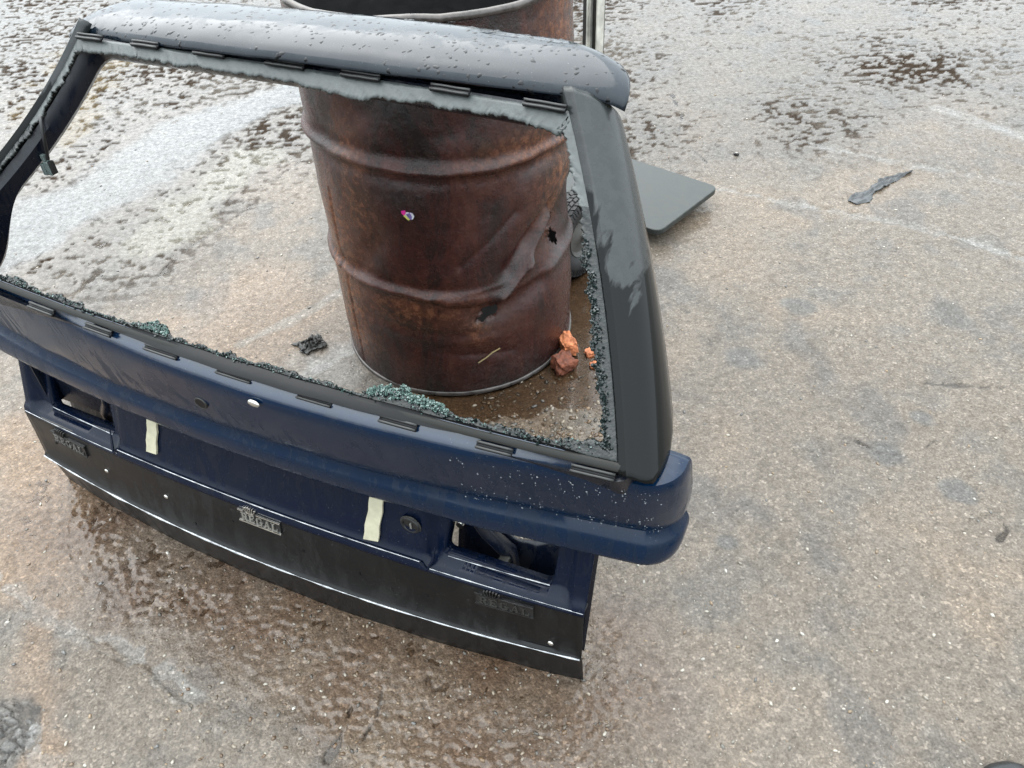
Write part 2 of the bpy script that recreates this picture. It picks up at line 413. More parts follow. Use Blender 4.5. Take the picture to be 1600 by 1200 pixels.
# ------------------------------------------------------------------ ground
def ground_fields(X, Y):
    far = sstep(2.2, 3.6, Y)
    n_low = fbm(X / .7, Y / .7, 3, 3)
    n_mid = fbm(X / .11, Y / .11, 3, 11)
    n_lump = vnoise2(X / .038, Y / .038, 21) + .5 * vnoise2(X / .019, Y / .019, 22)
    P = lambda *pts: [tuple(gp(*q)[:2]) for q in pts]
    # height over the standing-water level
    base = .0054 + .0022 * n_low
    lump = .0012 + 0 * X
    nl = vnoise2(X / .075 + .4 * n_mid, Y / .055, 24) + .5 * vnoise2(X / .034, Y / .028, 25)
    npit = vnoise2(X / .045 + .6 * n_mid, Y / .034, 26) + .55 * vnoise2(X / .020, Y / .017, 27)
    pit = sstep(.20, .44, npit + .55 * n_low - .05)
    # lumpy wet surface beyond (upper left / upper right of the yard): worn plateaus with narrow channels
    wetfar = sstep(2.2, 3.0, Y + .35 * n_low)
    left = sstep(-.75, -1.15, X - .30 * (Y - 2.2) + .12 * n_low) * sstep(1.7, 2.2, Y)
    wf = np.clip(np.maximum(wetfar * (.75 + .4 * n_low), left), 0, 1)
    plat = 1 - pit
    bd0 = seg_dist(X, Y, P((-60, 420), (120, 315), (300, 215), (470, 140))) + .10 * n_low + .03 * n_mid
    pit = pit * (1 - .9 * sstep(.22, .10, bd0)); plat = 1 - pit
    base = base + wf * (0.0007 * nl - .0024 * pit - .0008)
    lump = lump * (1 - .9 * wf)
    # smooth wet band across the left side, sky sheen painted into its tint
    bd = seg_dist(X, Y, P((-60, 420), (120, 315), (300, 215), (470, 140))) + .10 * n_low + .03 * n_mid
    band_ = sstep(.20, .10, bd)
    base = base * (1 - band_) + (.0027 + .0014 * n_low + .0008 * nl) * band_
    lump = lump * (1 - .5 * band_)
    # rough wet strip in front of the tailgate
    fd = seg_dist(X, Y, P((150, 800), (500, 975), (900, 1080)))
    fd2 = seg_dist(X, Y, P((560, 1050), (780, 1160), (860, 1230)))
    fr_ = np.maximum(sstep(.27, .05, fd + .05 * n_low), sstep(.22, .06, fd2 + .06 * n_low)) * sstep(.30, .44, Y + .06 * n_low)
    base = base * (1 - fr_) + (.0033 + .0012 * n_low) * fr_; lump = lump * (1 - fr_) + .0016 * fr_
    # under / around the drum, right side pool
    pd = seg_dist(X, Y, P((700, 625), (880, 600), (905, 540), (905, 440)))
    pool = sstep(.16, .05, pd + .05 * n_mid)
    base = base * (1 - pool) + (-.0022) * pool; lump = lump * (1 - .6 * pool)
    n_fin = .9 * vnoise2((X + .6 * Y) / .017, (Y - .5 * X) / .015, 41) + .65 * vnoise2(X / .011, Y / .0105, 42) + .8 * vnoise2(X / .045, Y / .04, 43)
    base = base + fr_ * .0019 * n_fin
    h = base + .0012 * n_mid * (1 - .65 * wf) + lump * n_lump * .8
    gut_sheen = np.zeros_like(X)
    # long shallow wet gutters, their sky sheen painted pale
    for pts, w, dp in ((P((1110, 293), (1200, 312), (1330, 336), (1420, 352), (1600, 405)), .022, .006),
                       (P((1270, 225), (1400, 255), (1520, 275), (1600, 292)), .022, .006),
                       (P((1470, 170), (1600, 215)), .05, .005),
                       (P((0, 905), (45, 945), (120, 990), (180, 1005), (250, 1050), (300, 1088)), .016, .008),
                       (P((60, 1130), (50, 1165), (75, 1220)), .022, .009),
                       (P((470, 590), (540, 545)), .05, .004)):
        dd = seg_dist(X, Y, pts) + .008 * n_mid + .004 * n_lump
        gk = sstep(w, w * .5, dd); h = h * (1 - gk) + np.minimum(h, .0020 + .0006 * n_lump) * gk; gut_sheen = np.maximum(gut_sheen, sstep(w, w * .45, dd + .022 * n_mid + .008 * n_lump) * np.clip(.55 + .6 * n_mid + .3 * n_low, 0, .8))
    # cracks
    crack = np.zeros_like(X)
    for pts, w, dp in ((P((490, 238), (440, 275), (390, 325), (350, 355), (270, 402), (258, 425), (225, 455), (180, 490)), .006, .010),
                       (P((275, 405), (250, 430)), .010, .014),
                       (P((1105, 255), (1060, 215), (1065, 180), (1050, 150)), .007, .008),
                       (P((1150, 800), (1190, 780), (1200, 830), (1165, 845)), .006, .008),
                       (P((1545, 780), (1575, 830), (1560, 845)), .006, .010),
                       (P((1340, 690), (1380, 715), (1440, 705), (1460, 690)), .006, .006),
                       (P((560, 1075), (530, 1160), (510, 1190)), .005, .010), (P((545, 1055), (600, 1075), (590, 1120), (560, 1170)), .004, .006),
                       (P((0, 1065), (22, 1085), (30, 1105), (45, 1140), (30, 1165), (38, 1200)), .008, .016),
                       (P((130, 1010), (200, 1040), (250, 1060), (300, 1095)), .012, .007),
                       (P((1365, 590), (1420, 600), (1600, 612)), .004, .004),
                       (P((1050, 480), (1105, 500), (1110, 540), (1060, 565)), .005, .005),
                       (P((1340, 80), (1400, 78), (1530, 92), (1600, 102)), .010, .006)):
        dd = seg_dist(X, Y, pts) + .0030 * n_lump + .010 * n_mid
        k = sstep(w * .42, w * .08, dd) * sstep(-.35, .25, fbm(X / .09, Y / .09, 2, 33) + .1)
        h = h - dp * .45 * k; crack = np.maximum(crack, k)
    # broken-up corner, lower left
    q = gp(5, 1150); cd = np.hypot((X - q[0]) / 1.0, (Y - q[1]) / 1.0)
    brk = sstep(.075, .055, cd + .015 * n_mid)
    sel = brk > 0; cellv = np.zeros_like(X); seam = np.zeros_like(X)
    if sel.any():
        xs_ = X[sel] / .024 + .25 * fbm(X[sel] / .02, Y[sel] / .02, 2, 78); ys_ = Y[sel] / .017 + .25 * fbm(X[sel] / .02 + 5, Y[sel] / .02, 2, 79)
        ix, iy = np.floor(xs_).astype(np.int64), np.floor(ys_).astype(np.int64)
        f1 = np.full(xs_.shape, 9.); f2 = np.full(xs_.shape, 9.); cid = np.zeros(xs_.shape)
        for a_ in (-1, 0, 1):
            for b_ in (-1, 0, 1):
                jx = _hash(ix + a_, iy + b_, 0 * ix, 5) / 4294967296.; jy = _hash(ix + a_, iy + b_, 0 * ix, 6) / 4294967296.
                dd = np.hypot(ix + a_ + jx - xs_, iy + b_ + jy - ys_)
                cid = np.where(dd < f1, _hash(ix + a_, iy + b_, 0 * ix, 7) / 4294967296., cid)
                f2 = np.where(dd < f1, f1, np.minimum(f2, dd)); f1 = np.minimum(f1, dd)
        cellv[sel] = cid; seam[sel] = sstep(.22, .04, f2 - f1)
    h = h - brk * (.0035 - .007 * cellv + .006 * seam)
    # tint ---------------------------------------------------------------
    t1 = fbm(X / .5, Y / .5, 4, 51); t2 = fbm(X / .16, Y / .16, 4, 61); t3 = fbm(X / 1.3 + 4, Y / 1.3, 3, 71)
    col = np.stack([.154 + 0 * X, .128 + 0 * X, .102 + 0 * X], -1)
    def blend(colr, k):
        nonlocal col
        k = np.clip(k, 0, 1)[..., None]; col = col * (1 - k) + np.array(colr) * k
    blend((.108, .102, .092), sstep(.0, .7, t2) * .5)
    blend((.20, .150, .105), sstep(.05, .6, t1) * .5)
    blend((.092, .088, .083), sstep(.35, .8, fbm(X / .22 + 9, Y / .3, 3, 81)) * .5)
    blend((.075, .066, .056), wf * .75)
    blend((.135, .138, .138), band_ * .8)  # light grey puts the mirrored sky into the band's colour
    blend((.030, .019, .011), pit * wf * sstep(-.6, .1, t1 + .5 * t2) * (1 - band_ * .6))  # pits painted dark for the low sky their walls cut off
    # rusty wash by the left corner of the gate
    rd = seg_dist(X, Y, P((20, 880), (70, 820), (130, 730), (0, 720)))
    blend((.22, .145, .088), sstep(.22, .02, rd + .08 * t2) * .75)
    rd = seg_dist(X, Y, P((60, 980), (70, 1100), (60, 1190)))
    blend((.19, .13, .085), sstep(.06, .02, rd + .03 * t2) * .7)
    rd = seg_dist(X, Y, P((420, 480), (300, 560), (400, 560)))
    blend((.23, .165, .115), sstep(.3, .05, rd + .1 * t2) * .6)
    # yellowish pale patch with the crack along it
    rd = seg_dist(X, Y, P((400, 245), (330, 300), (250, 380)))
    blend((.165, .152, .12), sstep(.13, .05, rd + .06 * t2) * .75)
    # pale streaks
    for pts, w in ((P((560, 440), (460, 500), (380, 540)), .02), (P((470, 570), (540, 590)), .07), (P((90, 990), (140, 1005), (30, 960)), .02)):
        rd = seg_dist(X, Y, pts) + .02 * t2
        blend((.22, .21, .19), sstep(w, w * .3, rd) * .5)
    blend((.13, .075, .04), pool * .8)
    blend((.105, .064, .040), fr_ * (.65 + .4 * t2))
    # darker green-brown spots beyond
    for (a, b, r0) in ((120, 130, .25), (130, 95, .2), (110, 185, .15)):
        q = gp(a, b); rd = np.hypot(X - q[0], (Y - q[1]) * .5) + .12 * t2
        blend((.10, .07, .03), sstep(r0, r0 * .4, rd) * .75)
    for (a, b, r0) in ((1385, 715, .045), (1500, 770, .035), (1440, 655, .03), (1135, 850, .03), (1250, 480, .05), (1160, 560, .06)):
        q = gp(a, b); rd = np.hypot(X - q[0], Y - q[1]) + .02 * t2 + .012 * n_mid
        blend((.092, .092, .088), sstep(r0, r0 * .4, rd) * .7)
    blend((.05, .042, .034), crack * .75)
    blend((.12, .12, .115), brk * (.35 + .5 * cellv)); blend((.025, .022, .018), brk * seam * .9)
    wet = np.clip(.74 + .12 * t1, 0, .9) * (1 - np.maximum(wf, fr_)) + wf * (.15 + .85 * plat) * (1 - fr_) + .97 * fr_
    col = col * (1 - .85 * gut_sheen[..., None]) + np.array((.235, .228, .215)) * .85 * gut_sheen[..., None]  # pale colour stands in for sky mirrored in the gutters
    return h, col * .72, np.maximum(wet, gut_sheen)

# grid that gets coarser with distance, as wide as a step to the side needs
NR, NC = 720, 820
ys = .28 * (6.8 / .28) ** np.linspace(0, 1, NR)
us = np.linspace(-1, 1, NC)
Y = np.repeat(ys[:, None], NC, 1)
X = us[None, :] * (.95 + .60 * Y) + .05
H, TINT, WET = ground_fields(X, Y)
edge = np.minimum(sstep(1, .93, np.abs(us))[None, :] + 0 * Y, np.minimum(sstep(.28, .33, Y), sstep(6.8, 6.2, Y)))
FLAT = .004
H = H * edge + FLAT * (1 - edge)
V = np.stack([X, Y, H], -1).reshape(-1, 3)
idx = np.arange(NR * NC).reshape(NR, NC)
q = np.stack([idx[:-1, :-1], idx[:-1, 1:], idx[1:, 1:], idx[1:, :-1]], -1).reshape(-1, 4)
loop = np.concatenate([idx[0, :], idx[1:, -1], idx[-1, -2::-1], idx[-2:0:-1, 0]])
loop = loop[:-1] if loop[-1] == loop[0] else loop
loop = np.concatenate([loop[0:1], loop[1:]])[::6]
# outer skirt out to the horizon
c0 = np.array([0, 2.6, 0.])
rings = [idx_loop for idx_loop in [np.concatenate([idx[0, :], idx[1:, -1], idx[-1, -2::-1], idx[-2:0:-1, 0]])]]
full = rings[0]; n = len(full)
Vx = [V]; Q = [q]; prev = full; off = len(V)
for k in (1.35, 2.2, 6, 30, 110):
    ring = c0 + (V[full] - c0) * k; ring[:, 2] = FLAT
    Vx.append(ring); cur = np.arange(off, off + n); off += n
    Q.append(np.stack([prev, cur, np.roll(cur, -1), np.roll(prev, -1)], -1)); prev = cur
VV = np.concatenate(Vx); QQ = np.concatenate(Q)
me = tri_mesh('ground', VV, QQ)
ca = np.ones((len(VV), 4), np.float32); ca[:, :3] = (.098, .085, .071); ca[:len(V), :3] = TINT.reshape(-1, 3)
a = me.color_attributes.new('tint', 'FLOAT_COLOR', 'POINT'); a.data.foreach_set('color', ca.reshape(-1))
wa = np.full(len(VV), .5, np.float32); wa[:len(V)] = WET.reshape(-1)
a = me.attributes.new('wet', 'FLOAT', 'POINT'); a.data.foreach_set('value', wa)
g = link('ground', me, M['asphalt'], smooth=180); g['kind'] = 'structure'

# standing rain water: one level sheet, it shows wherever the ground dips under it
wx = np.linspace(-4.6, 4.6, 24); wy = np.linspace(.33, 6.2, 18)
PX, PY = np.meshgrid(wx, wy)
w = link('water', grid_mesh('water', np.stack([PX, PY, np.full_like(PX, .0013)], -1)), M['water'], smooth=180); w['kind'] = 'structure'

# pale stones bedded in the asphalt
def ico():
    bm = bmesh.new(); bmesh.ops.create_icosphere(bm, subdivisions=1, radius=1)
    v = np.array([tuple(x.co) for x in bm.verts]); f = np.array([[x.index for x in q.verts] for q in bm.faces]); bm.free(); return v, f
IV, IF = ico()
NS = 9000
yy = .33 * (5.2 / .33) ** rng.random(NS); xx = (rng.random(NS) * 2 - 1) * (.85 + .58 * yy)
rub = np.array([gp(*p)[:2] for p in zip(rng.uniform(740, 965, 620), 700 - 125 * rng.random(620) ** 1.5)])     # rubble at the drum's foot, right
front = np.array([gp(*p)[:2] for p in zip(rng.uniform(250, 950, 500), rng.uniform(870, 1190, 500))])
n_extra = len(rub) + len(front)
xx[:n_extra] = np.concatenate([rub[:, 0], front[:, 0]]); yy[:n_extra] = np.concatenate([rub[:, 1], front[:, 1]])
hh_, _, _ = ground_fields(xx, yy)
rad = .0009 + .0036 * rng.random(NS) ** 6
rad[:len(rub)] = .0018 + .0055 * rng.random(len(rub)) ** 2.5; rad[len(rub):n_extra] = .0015 + .003 * rng.random(len(front)) ** 2
ang = rng.random(NS) * 6.28
S = IV[None] * rad[:, None, None] * (1 + .45 * (rng.random((NS, len(IV), 1)) - .5)) * np.array([1.35, .8, .55])
ca_, sa_ = np.cos(ang)[:, None], np.sin(ang)[:, None]
S = np.stack([S[..., 0] * ca_ - S[..., 1] * sa_, S[..., 0] * sa_ + S[..., 1] * ca_, S[..., 2]], -1)
S += np.stack([xx, yy, hh_ + rad * .15], -1)[:, None]
F = (IF[None] + (np.arange(NS) * len(IV))[:, None, None]).reshape(-1, 3)
me = tri_mesh('aggregate', S.reshape(-1, 3), F)
pal = np.array([(.45, .41, .34), (.34, .30, .25), (.52, .49, .43), (.24, .17, .11), (.15, .145, .135), (.30, .22, .14), (.20, .18, .15), (.26, .23, .19)])
cc = np.ones((NS, len(IV), 4), np.float32); cc[..., :3] = .7 * pal[rng.integers(0, len(pal), NS)][:, None] * (.7 + .4 * rng.random((NS, 1, 1)))
cc[:n_extra, :, :3] *= np.array((.62, .55, .48))
a = me.color_attributes.new('tint', 'FLOAT_COLOR', 'POINT'); a.data.foreach_set('color', cc.reshape(-1))
o = link('gravel', me, M['stone'], smooth=180)
tag(o, 'pale stone chips bedded in the wet asphalt', 'gravel', kind='stuff')

# ------------------------------------------------------------------ oil drum
BX, BY, BR, BH = -.12745, 1.75443, .2916, .8773
drum = empty('oil_drum', (BX, BY, .004))
tag(drum, 'rusty dented open steel oil drum with torn holes low down', 'oil drum')
NT, NZ = 560, 280
th = np.linspace(-180, 180, NT, endpoint=False); zz = np.linspace(.012, .862, NZ)
TH, ZZ = np.meshgrid(th, zz)
def angd(a, b): return (a - b + 180) % 360 - 180
tilt = -.018 * np.cos(np.radians(TH + 0)) + .007 * fbm(TH / 34, 0 * TH, 3, 6)            # hoops run a little out of level
def hoop(z0, w, amp): return amp * np.exp(-((ZZ - z0 - tilt) / w) ** 2)
Rr = BR + 0 * TH
Rr += hoop(.585, .0105, .0100) - hoop(.609, .014, .003) - hoop(.561, .014, .003)
soft = 1 - .75 * np.exp(-((angd(TH, -50)) / 30) ** 2)
Rr += (hoop(.285, .0105, .0100) - hoop(.309, .014, .003) - hoop(.261, .014, .003)) * soft
Rr += hoop(.165, .012, .0025) * np.exp(-(angd(TH, -105) / 32) ** 2) - hoop(.185, .012, .0030) * np.exp(-(angd(TH, -105) / 34) ** 2)
Rr -= .0045 * np.exp(-(angd(TH, -146.5) / 1.0) ** 2) * (ZZ < .5) * .6                   # welded seam
nb = fbm(TH / 26, ZZ / .12, 4, 5)
Rr += .0022 * nb
# big crush on the right: crease running down-left from the side hole
def dent(t0, z0, t1, z1, w, amp, sharp=False):
    # ridge/valley along a line in (theta*scale, z)
    k = BR * math.pi / 180
    ax, ay = t0 * k, z0; bx, by = t1 * k, z1
    px_, py_ = angd(TH, 0) * k, ZZ
    dx, dy = bx - ax, by - ay; L2 = dx * dx + dy * dy
    tt = np.clip(((px_ - ax) * dx + (py_ - ay) * dy) / L2, 0, 1)
    d = np.hypot(px_ - ax - tt * dx, py_ - ay - tt * dy)
    return amp * (np.exp(-(d / w) ** 2) if not sharp else np.exp(-np.sqrt((d / w) ** 2 + .04) * 1.5))
Rr += dent(-22, .345, -44, .350, .060, -.024)
Rr += dent(-12, .36, -18, .34, .075, -.030)
Rr += dent(-34, .395, -52, .320, .016, .020, True) + dent(-50, .325, -67, .268, .014, .018, True)
Rr += dent(-36, .43, -62, .325, .026, -.020)
Rr += dent(-62, .262, -92, .272, .010, .007) + dent(-30, .58, -52, .55, .03, -.010) + dent(-96, .62, -70, .70, .04, -.006)
Rr += dent(-45, .255, -74, .225, .030, -.013)
Rr += dent(-62, .300, -100, .290, .010, .005, True) + dent(-58, .46, -84, .36, .016, -.008, True) + dent(-28, .50, -44, .44, .014, .007, True) + dent(-104, .135, -62, .105, .012, -.004, True) + dent(-118, .42, -132, .34, .03, -.006)
Rr += dent(-22, .47, -34, .40, .03, -.008)
Rr += dent(-128, .16, -70, .12, .020, -.003)
Rr += dent(-70, .50, -95, .40, .07, -.007) + dent(-120, .70, -140, .62, .05, -.006)
Rr += dent(-20, .84, -60, .86, .05, -.006)
jag0 = fbm(TH / 2.2, ZZ / .011, 3, 91)
for (t0_, z0_, rt_, rz_, a_) in ((-73, .224, 3.4, .014, .010), (-76.5, .216, 2.2, .010, -.006), (-23, .345, 5.0, .028, .012)):
    hv = ((angd(TH, t0_)) / rt_) ** 2 + ((ZZ - z0_) / rz_) ** 2 + .55 * jag0
    Rr += a_ * np.exp(-((hv - 1.0) / .55) ** 2) * np.sin(np.arctan2(ZZ - z0_, np.radians(angd(TH, t0_)) * BR) * 2 + 1.0)
C_, S_ = np.cos(np.radians(TH)), np.sin(np.radians(TH))
Pd = np.stack([Rr * C_, Rr * S_, ZZ], -1)
# torn holes
cz = ZZ[:-1, :-1]; ct = TH[:-1, :]; 
jag = fbm(TH / 2.2, ZZ / .011, 3, 91)
def holem(t0, z0, rt, rz, j=.55):
    return (((angd(TH, t0)) / rt) ** 2 + ((ZZ - z0) / rz) ** 2 + j * jag) < 1
hm = holem(-73, .224, 3.4, .014) | holem(-76.5, .216, 2.2, .010) | holem(-23, .345, 5.0, .028) | holem(-19, .30, 4, .018) | holem(-70, .231, 1.6, .012)
keep = ~hm[:-1, :]
me = grid_mesh('drum_wall', Pd, closed_u=True, keep=keep)
orange = np.exp(-((angd(TH, -150)) / 17) ** 2) * sstep(.02, .1, ZZ) * sstep(.62, .40, ZZ) * .9
orange = np.maximum(orange, np.exp(-((angd(TH, -128)) / 9) ** 2) * sstep(.75, .62, ZZ) * sstep(.3, .5, ZZ) * .55)
orange = np.maximum(orange, .8 * np.exp(-((angd(TH, -45)) / 26) ** 2 - ((ZZ - .60) / .035) ** 2))
orange = np.maximum(orange, .8 * np.exp(-((angd(TH, -78)) / 5) ** 2 - ((ZZ - .19) / .035) ** 2))
orange = np.maximum(orange, .5 * np.exp(-((angd(TH, -110)) / 30) ** 2 - ((ZZ - .25) / .05) ** 2))
orange = np.maximum(orange, .75 * np.exp(-((angd(TH, -25)) / 18) ** 2) * sstep(.25, .5, ZZ))
blackm = 1.1 * np.exp(-((angd(TH, -44)) / 20) ** 2 - ((ZZ - .665) / .055) ** 2)
blackm = np.maximum(blackm, .8 * sstep(.12, .02, ZZ) * sstep(-150, -120, TH) * sstep(-20, -50, TH))
blackm = np.maximum(blackm, .8 * np.exp(-((angd(TH, -108)) / 14) ** 2 - ((ZZ - .53) / .035) ** 2))
blackm = np.maximum(blackm, .7 * np.exp(-((angd(TH, -100)) / 30) ** 2 - ((ZZ - .73) / .05) ** 2))
blackm = np.maximum(blackm, .8 * np.exp(-((angd(TH, -38)) / 12) ** 2 - ((ZZ - .53) / .02) ** 2))
blackm = np.maximum(blackm, .6 * np.exp(-((angd(TH, -75)) / 13) ** 2 - ((ZZ - .21) / .03) ** 2))
ra = np.ones((NZ * NT, 4), np.float32); ra[:, 0] = np.clip(orange, 0, 1).reshape(-1); ra[:, 1] = np.clip(blackm, 0, 1).reshape(-1); ra[:, 2] = 0
a = me.color_attributes.new('rust', 'FLOAT_COLOR', 'POINT'); a.data.foreach_set('color', ra.reshape(-1))
o = link('drum_wall', me, [M['rust'], M['rust_in']], drum, 180); sm_ = solid(o, .0016, -1); sm_.material_offset = 1
def ringprof(prof, wob=0., seed=1, n=200):
    t = np.linspace(0, 2 * np.pi, n, endpoint=False)
    P = np.zeros((len(prof), n, 3))
    wv = wob * fbm(np.cos(t) * 2.2 + 5, np.sin(t) * 2.2, 3, seed)
    for i, (r, z) in enumerate(prof):
        P[i, :, 0] = (r + wv) * np.cos(t); P[i, :, 1] = (r + wv) * np.sin(t); P[i, :, 2] = z + wv * .8
    return P
circ = lambda r0, z0, rr, k=8: [(r0 + rr * math.cos(2 * math.pi * i / k), z0 + rr * math.sin(2 * math.pi * i / k)) for i in range(k)]
link('top_rim', grid_mesh('top_rim', ringprof(circ(BR - .001, .869, .0075), .010, 3), True, True), M['chime'], drum, 180)
link('bottom_rim', grid_mesh('bottom_rim', ringprof([(BR - .004, .0), (BR + .0015, .0), (BR + .0030, .003), (BR + .0030, .009), (BR + .001, .012), (BR - .004, .0125)], .0, 4), True, True), M['chime'], drum, 180)
t = np.linspace(0, 2 * np.pi, 96, endpoint=False)
me = mesh('drum_floor', [(.29 * math.cos(x), .29 * math.sin(x), .014) for x in t], [tuple(range(96))])
o = link('drum_floor', me, M['rust_in'], drum)
# foil sticker scrap
def on_drum(th_, z_, off=.003):
    r = np.interp(z_, zz, Rr[:, int((th_ + 180) / 360 * NT) % NT]) + off
    return np.array([r * math.cos(R_(th_)), r * math.sin(R_(th_)), z_])
def patch_drum(name, poly, mat, off):
    # poly: (dx metres along the wall to the viewer's right, dz) about the sticker centre
    V = [on_drum(-102.9 + dx / BR * 180 / math.pi, .493 + dz, off) for dx, dz in poly]
    V += [on_drum(-102.9 + dx / BR * 180 / math.pi, .493 + dz, off - .0022) for dx, dz in poly]
    k = len(poly)
    F = [tuple(range(k)), tuple(range(2 * k - 1, k - 1, -1))] + [(i, i + k, (i + 1) % k + k, (i + 1) % k) for i in range(k)]
    return link(name, mesh(name, V, F), mat, stk)
stk = link('sticker', mesh('sticker', [on_drum(-102.9 + dx / BR * 57.3, .493 + dz, .0022) for dx, dz in ((-.010, .004), (.000, .007), (.010, .003), (.009, -.008), (.002, -.012), (-.006, -.008))], [(0, 1, 2, 3, 4, 5)][::1]), M['whitefoil'], drum)
stk['label'] = 'torn magenta, violet and yellow foil sticker'
patch_drum('sticker_flake', [(-.012, .003), (-.013, .009), (-.004, .0105), (-.004, .004), (-.008, -.001)], M['pink'], .0042)
patch_drum('sticker_flake', [(-.003, .002), (.006, .0065), (.011, .004), (.013, -.003), (.010, -.009), (.003, -.010)], M['violet'], .0046)
patch_drum('sticker_flake', [(.006, .0065), (.011, .0045), (.0135, -.002), (.010, -.008), (.007, -.0095), (.009, -.002)], M['whitefoil'], .0058)
patch_drum('sticker_flake', [(-.009, -.001), (-.006, -.001), (.003, -.009), (.001, -.012), (-.004, -.008)], M['yellow'], .0052)
# straw stuck to the wall below the hole
pts = [on_drum(-80, .098, .003), on_drum(-76, .108, .004), on_drum(-73, .117, .004), on_drum(-69, .124, .003)]
o = link('straw', mesh('straw', *tube(pts, .0016, 6)), M['straw'], drum); o['label'] = 'stalk of dry straw stuck to the drum'

# ------------------------------------------------------------------ tailgate
OX, OY, YAW = -.451278, .981413, -.46280378
gate = empty('car_tailgate', (OX, OY, .0), YAW)
tag(gate, 'dark blue estate car tailgate with smashed rear window, leaning against the rusty drum', 'car tailgate')

def zb(z, rows):
    zs = [r[0] for r in rows]; return np.array([np.interp(z, zs, [r[k] for r in rows]) for k in range(1, len(rows[0]))])
# curve coefficients (c0,c1,c2): y = c0 + c1 x + c2 x^2 at heights z
BAND = [(.366, -.038, -.008, .110), (.425, -.041, -.013, .148), (.565, -.072, -.049, .177)]
TRIM = [(0., -.048, .003, .133), (.094, -.056, .005, .122), (.215, -.033, .001, .073)]
def panel_y(x, z): return -.022 + .08 * x * x + (z - .24) * .32
def trim_y(x, z):
    c = zb(z, TRIM); return c[0] + c[1] * x + c[2] * x * x

# black strip along the foot of the gate
prof = [(.219, .020), (.2185, .004), (.2155, .0), (.207, -.001), (.16, 0.), (.102, .0), (.098, -.0035), (.0955, -.0055), (.0925, -.0045), (.090, .0015), (.06, .002), (.02, .0015), (.004, .001), (.0, .004), (.0, .03)]
xs = np.linspace(-.61, .61, 90)
P = np.zeros((len(prof), len(xs), 3))
for i, (z, dy) in enumerate(prof):
    for j, x in enumerate(xs):
        yy_ = trim_y(x, z) + dy + .0006 * math.sin(x * 31 + z * 40)
        P[i, j] = (x, yy_, z + (.0008 * math.sin(x * 23) if .2 < z else 0))
trim = link('trim_panel', grid_mesh('trim_panel', P), M['black_trim'], gate, 40); solid(trim, .0015, 1)
trim['label'] = 'black lower trim panel'

# painted panel with the two lamp openings
def rrect(pts, r, k=5):
    out = []; n = len(pts)
    for i in range(n):
        a, b, c = (Vector(pts[(i + j) % n]) for j in (-1, 0, 1))
        u = (a - b).normalized(); v = (c - b).normalized()
        for s in range(k + 1):
            t = s / k
            out.append(tuple(b + u * r * (1 - t) ** 2 + v * r * t ** 2))
    return out
def in_poly(x, y, poly):
    c = False; n = len(poly); j = n - 1
    for i in range(n):
        xi, yi = poly[i]; xj, yj = poly[j]
        if (yi > y) != (yj > y) and x < (xj - xi) * (y - yi) / (yj - yi) + xi: c = not c
        j = i
    return c
def cdt_panel(name, outline, holes, step, fn, mat, parent, thick=.0015, smooth=35, flange=0):
    vs = []; es = []
    def loop(pts):
        b = len(vs); n = 0
        for p, q in zip(pts, pts[1:] + pts[:1]):
            k = max(1, int(math.hypot(q[0] - p[0], q[1] - p[1]) / step))
            for i in range(k):
                vs.append(Vector((p[0] + (q[0] - p[0]) * i / k, p[1] + (q[1] - p[1]) * i / k))); n += 1
        es.extend((b + i, b + (i + 1) % n) for i in range(n)); return b, n
    loop(outline); hl = [loop(h) for h in holes]
    x0, x1 = min(p[0] for p in outline), max(p[0] for p in outline); y0, y1 = min(p[1] for p in outline), max(p[1] for p in outline)
    for a in np.arange(x0 + step / 2, x1, step):
        for b in np.arange(y0 + step / 2, y1, step):
            if in_poly(a, b, outline) and not any(in_poly(a, b, h) for h in holes): vs.append(Vector((a, b)))
    ov, oe, of, *_ = delaunay_2d_cdt(vs, es, [], 0, 1e-6)
    F = []
    for f in of:
        cx_ = sum(ov[i][0] for i in f) / len(f); cy_ = sum(ov[i][1] for i in f) / len(f)
        if in_poly(cx_, cy_, outline) and not any(in_poly(cx_, cy_, h) for h in holes): F.append(tuple(f))
    V = [fn(v[0], v[1]) for v in ov]
    if flange:
        for h in holes:
            b = len(V); n = len(h)
            for d in (0, .35, 1.):
                for (x, z) in h:
                    c_ = (sum(p[0] for p in h) / n, sum(p[1] for p in h) / n)
                    s = 1 - .03 * d
                    p = fn(c_[0] + (x - c_[0]) * s, c_[1] + (z - c_[1]) * s); V.append((p[0], p[1] + flange * d, p[2]))
            for d in range(2):
                for i in range(n):
                    j = (i + 1) % n; F.append((b + d * n + i, b + d * n + j, b + (d + 1) * n + j, b + (d + 1) * n + i))
    me = mesh(name, V, F)
    bm = bmesh.new(); bm.from_mesh(me); bmesh.ops.remove_doubles(bm, verts=bm.verts, dist=1e-5); bmesh.ops.recalc_face_normals(bm, faces=bm.faces)
    # face the outside (-y)
    if sum(f.normal.y * f.calc_area() for f in bm.faces) > 0: bmesh.ops.reverse_faces(bm, faces=bm.faces)
    bm.to_mesh(me); bm.free()
    o = link(name, me, mat, parent, smooth)
    if thick: solid(o, thick, -1)
    return o
def lamp(sgn):
    pts = [(.361, .233), (.549, .2265), (.553, .345), (.374, .345)]
    pts = [(sgn * x, z) for x, z in pts]
    return rrect(pts if sgn > 0 else pts[::-1], .012)
def pfn(x, z):
    ax = abs(x)
    k = float(sstep(.330, .350, ax) * sstep(.590, .572, ax) * sstep(.208 + .010, .231, z))
    y = panel_y(x, z) + .018 * k
    # rounded ledge above the black strip
    y -= .006 * float(sstep(.236, .226, z)) * (1 - k)
    return (x, y, z)
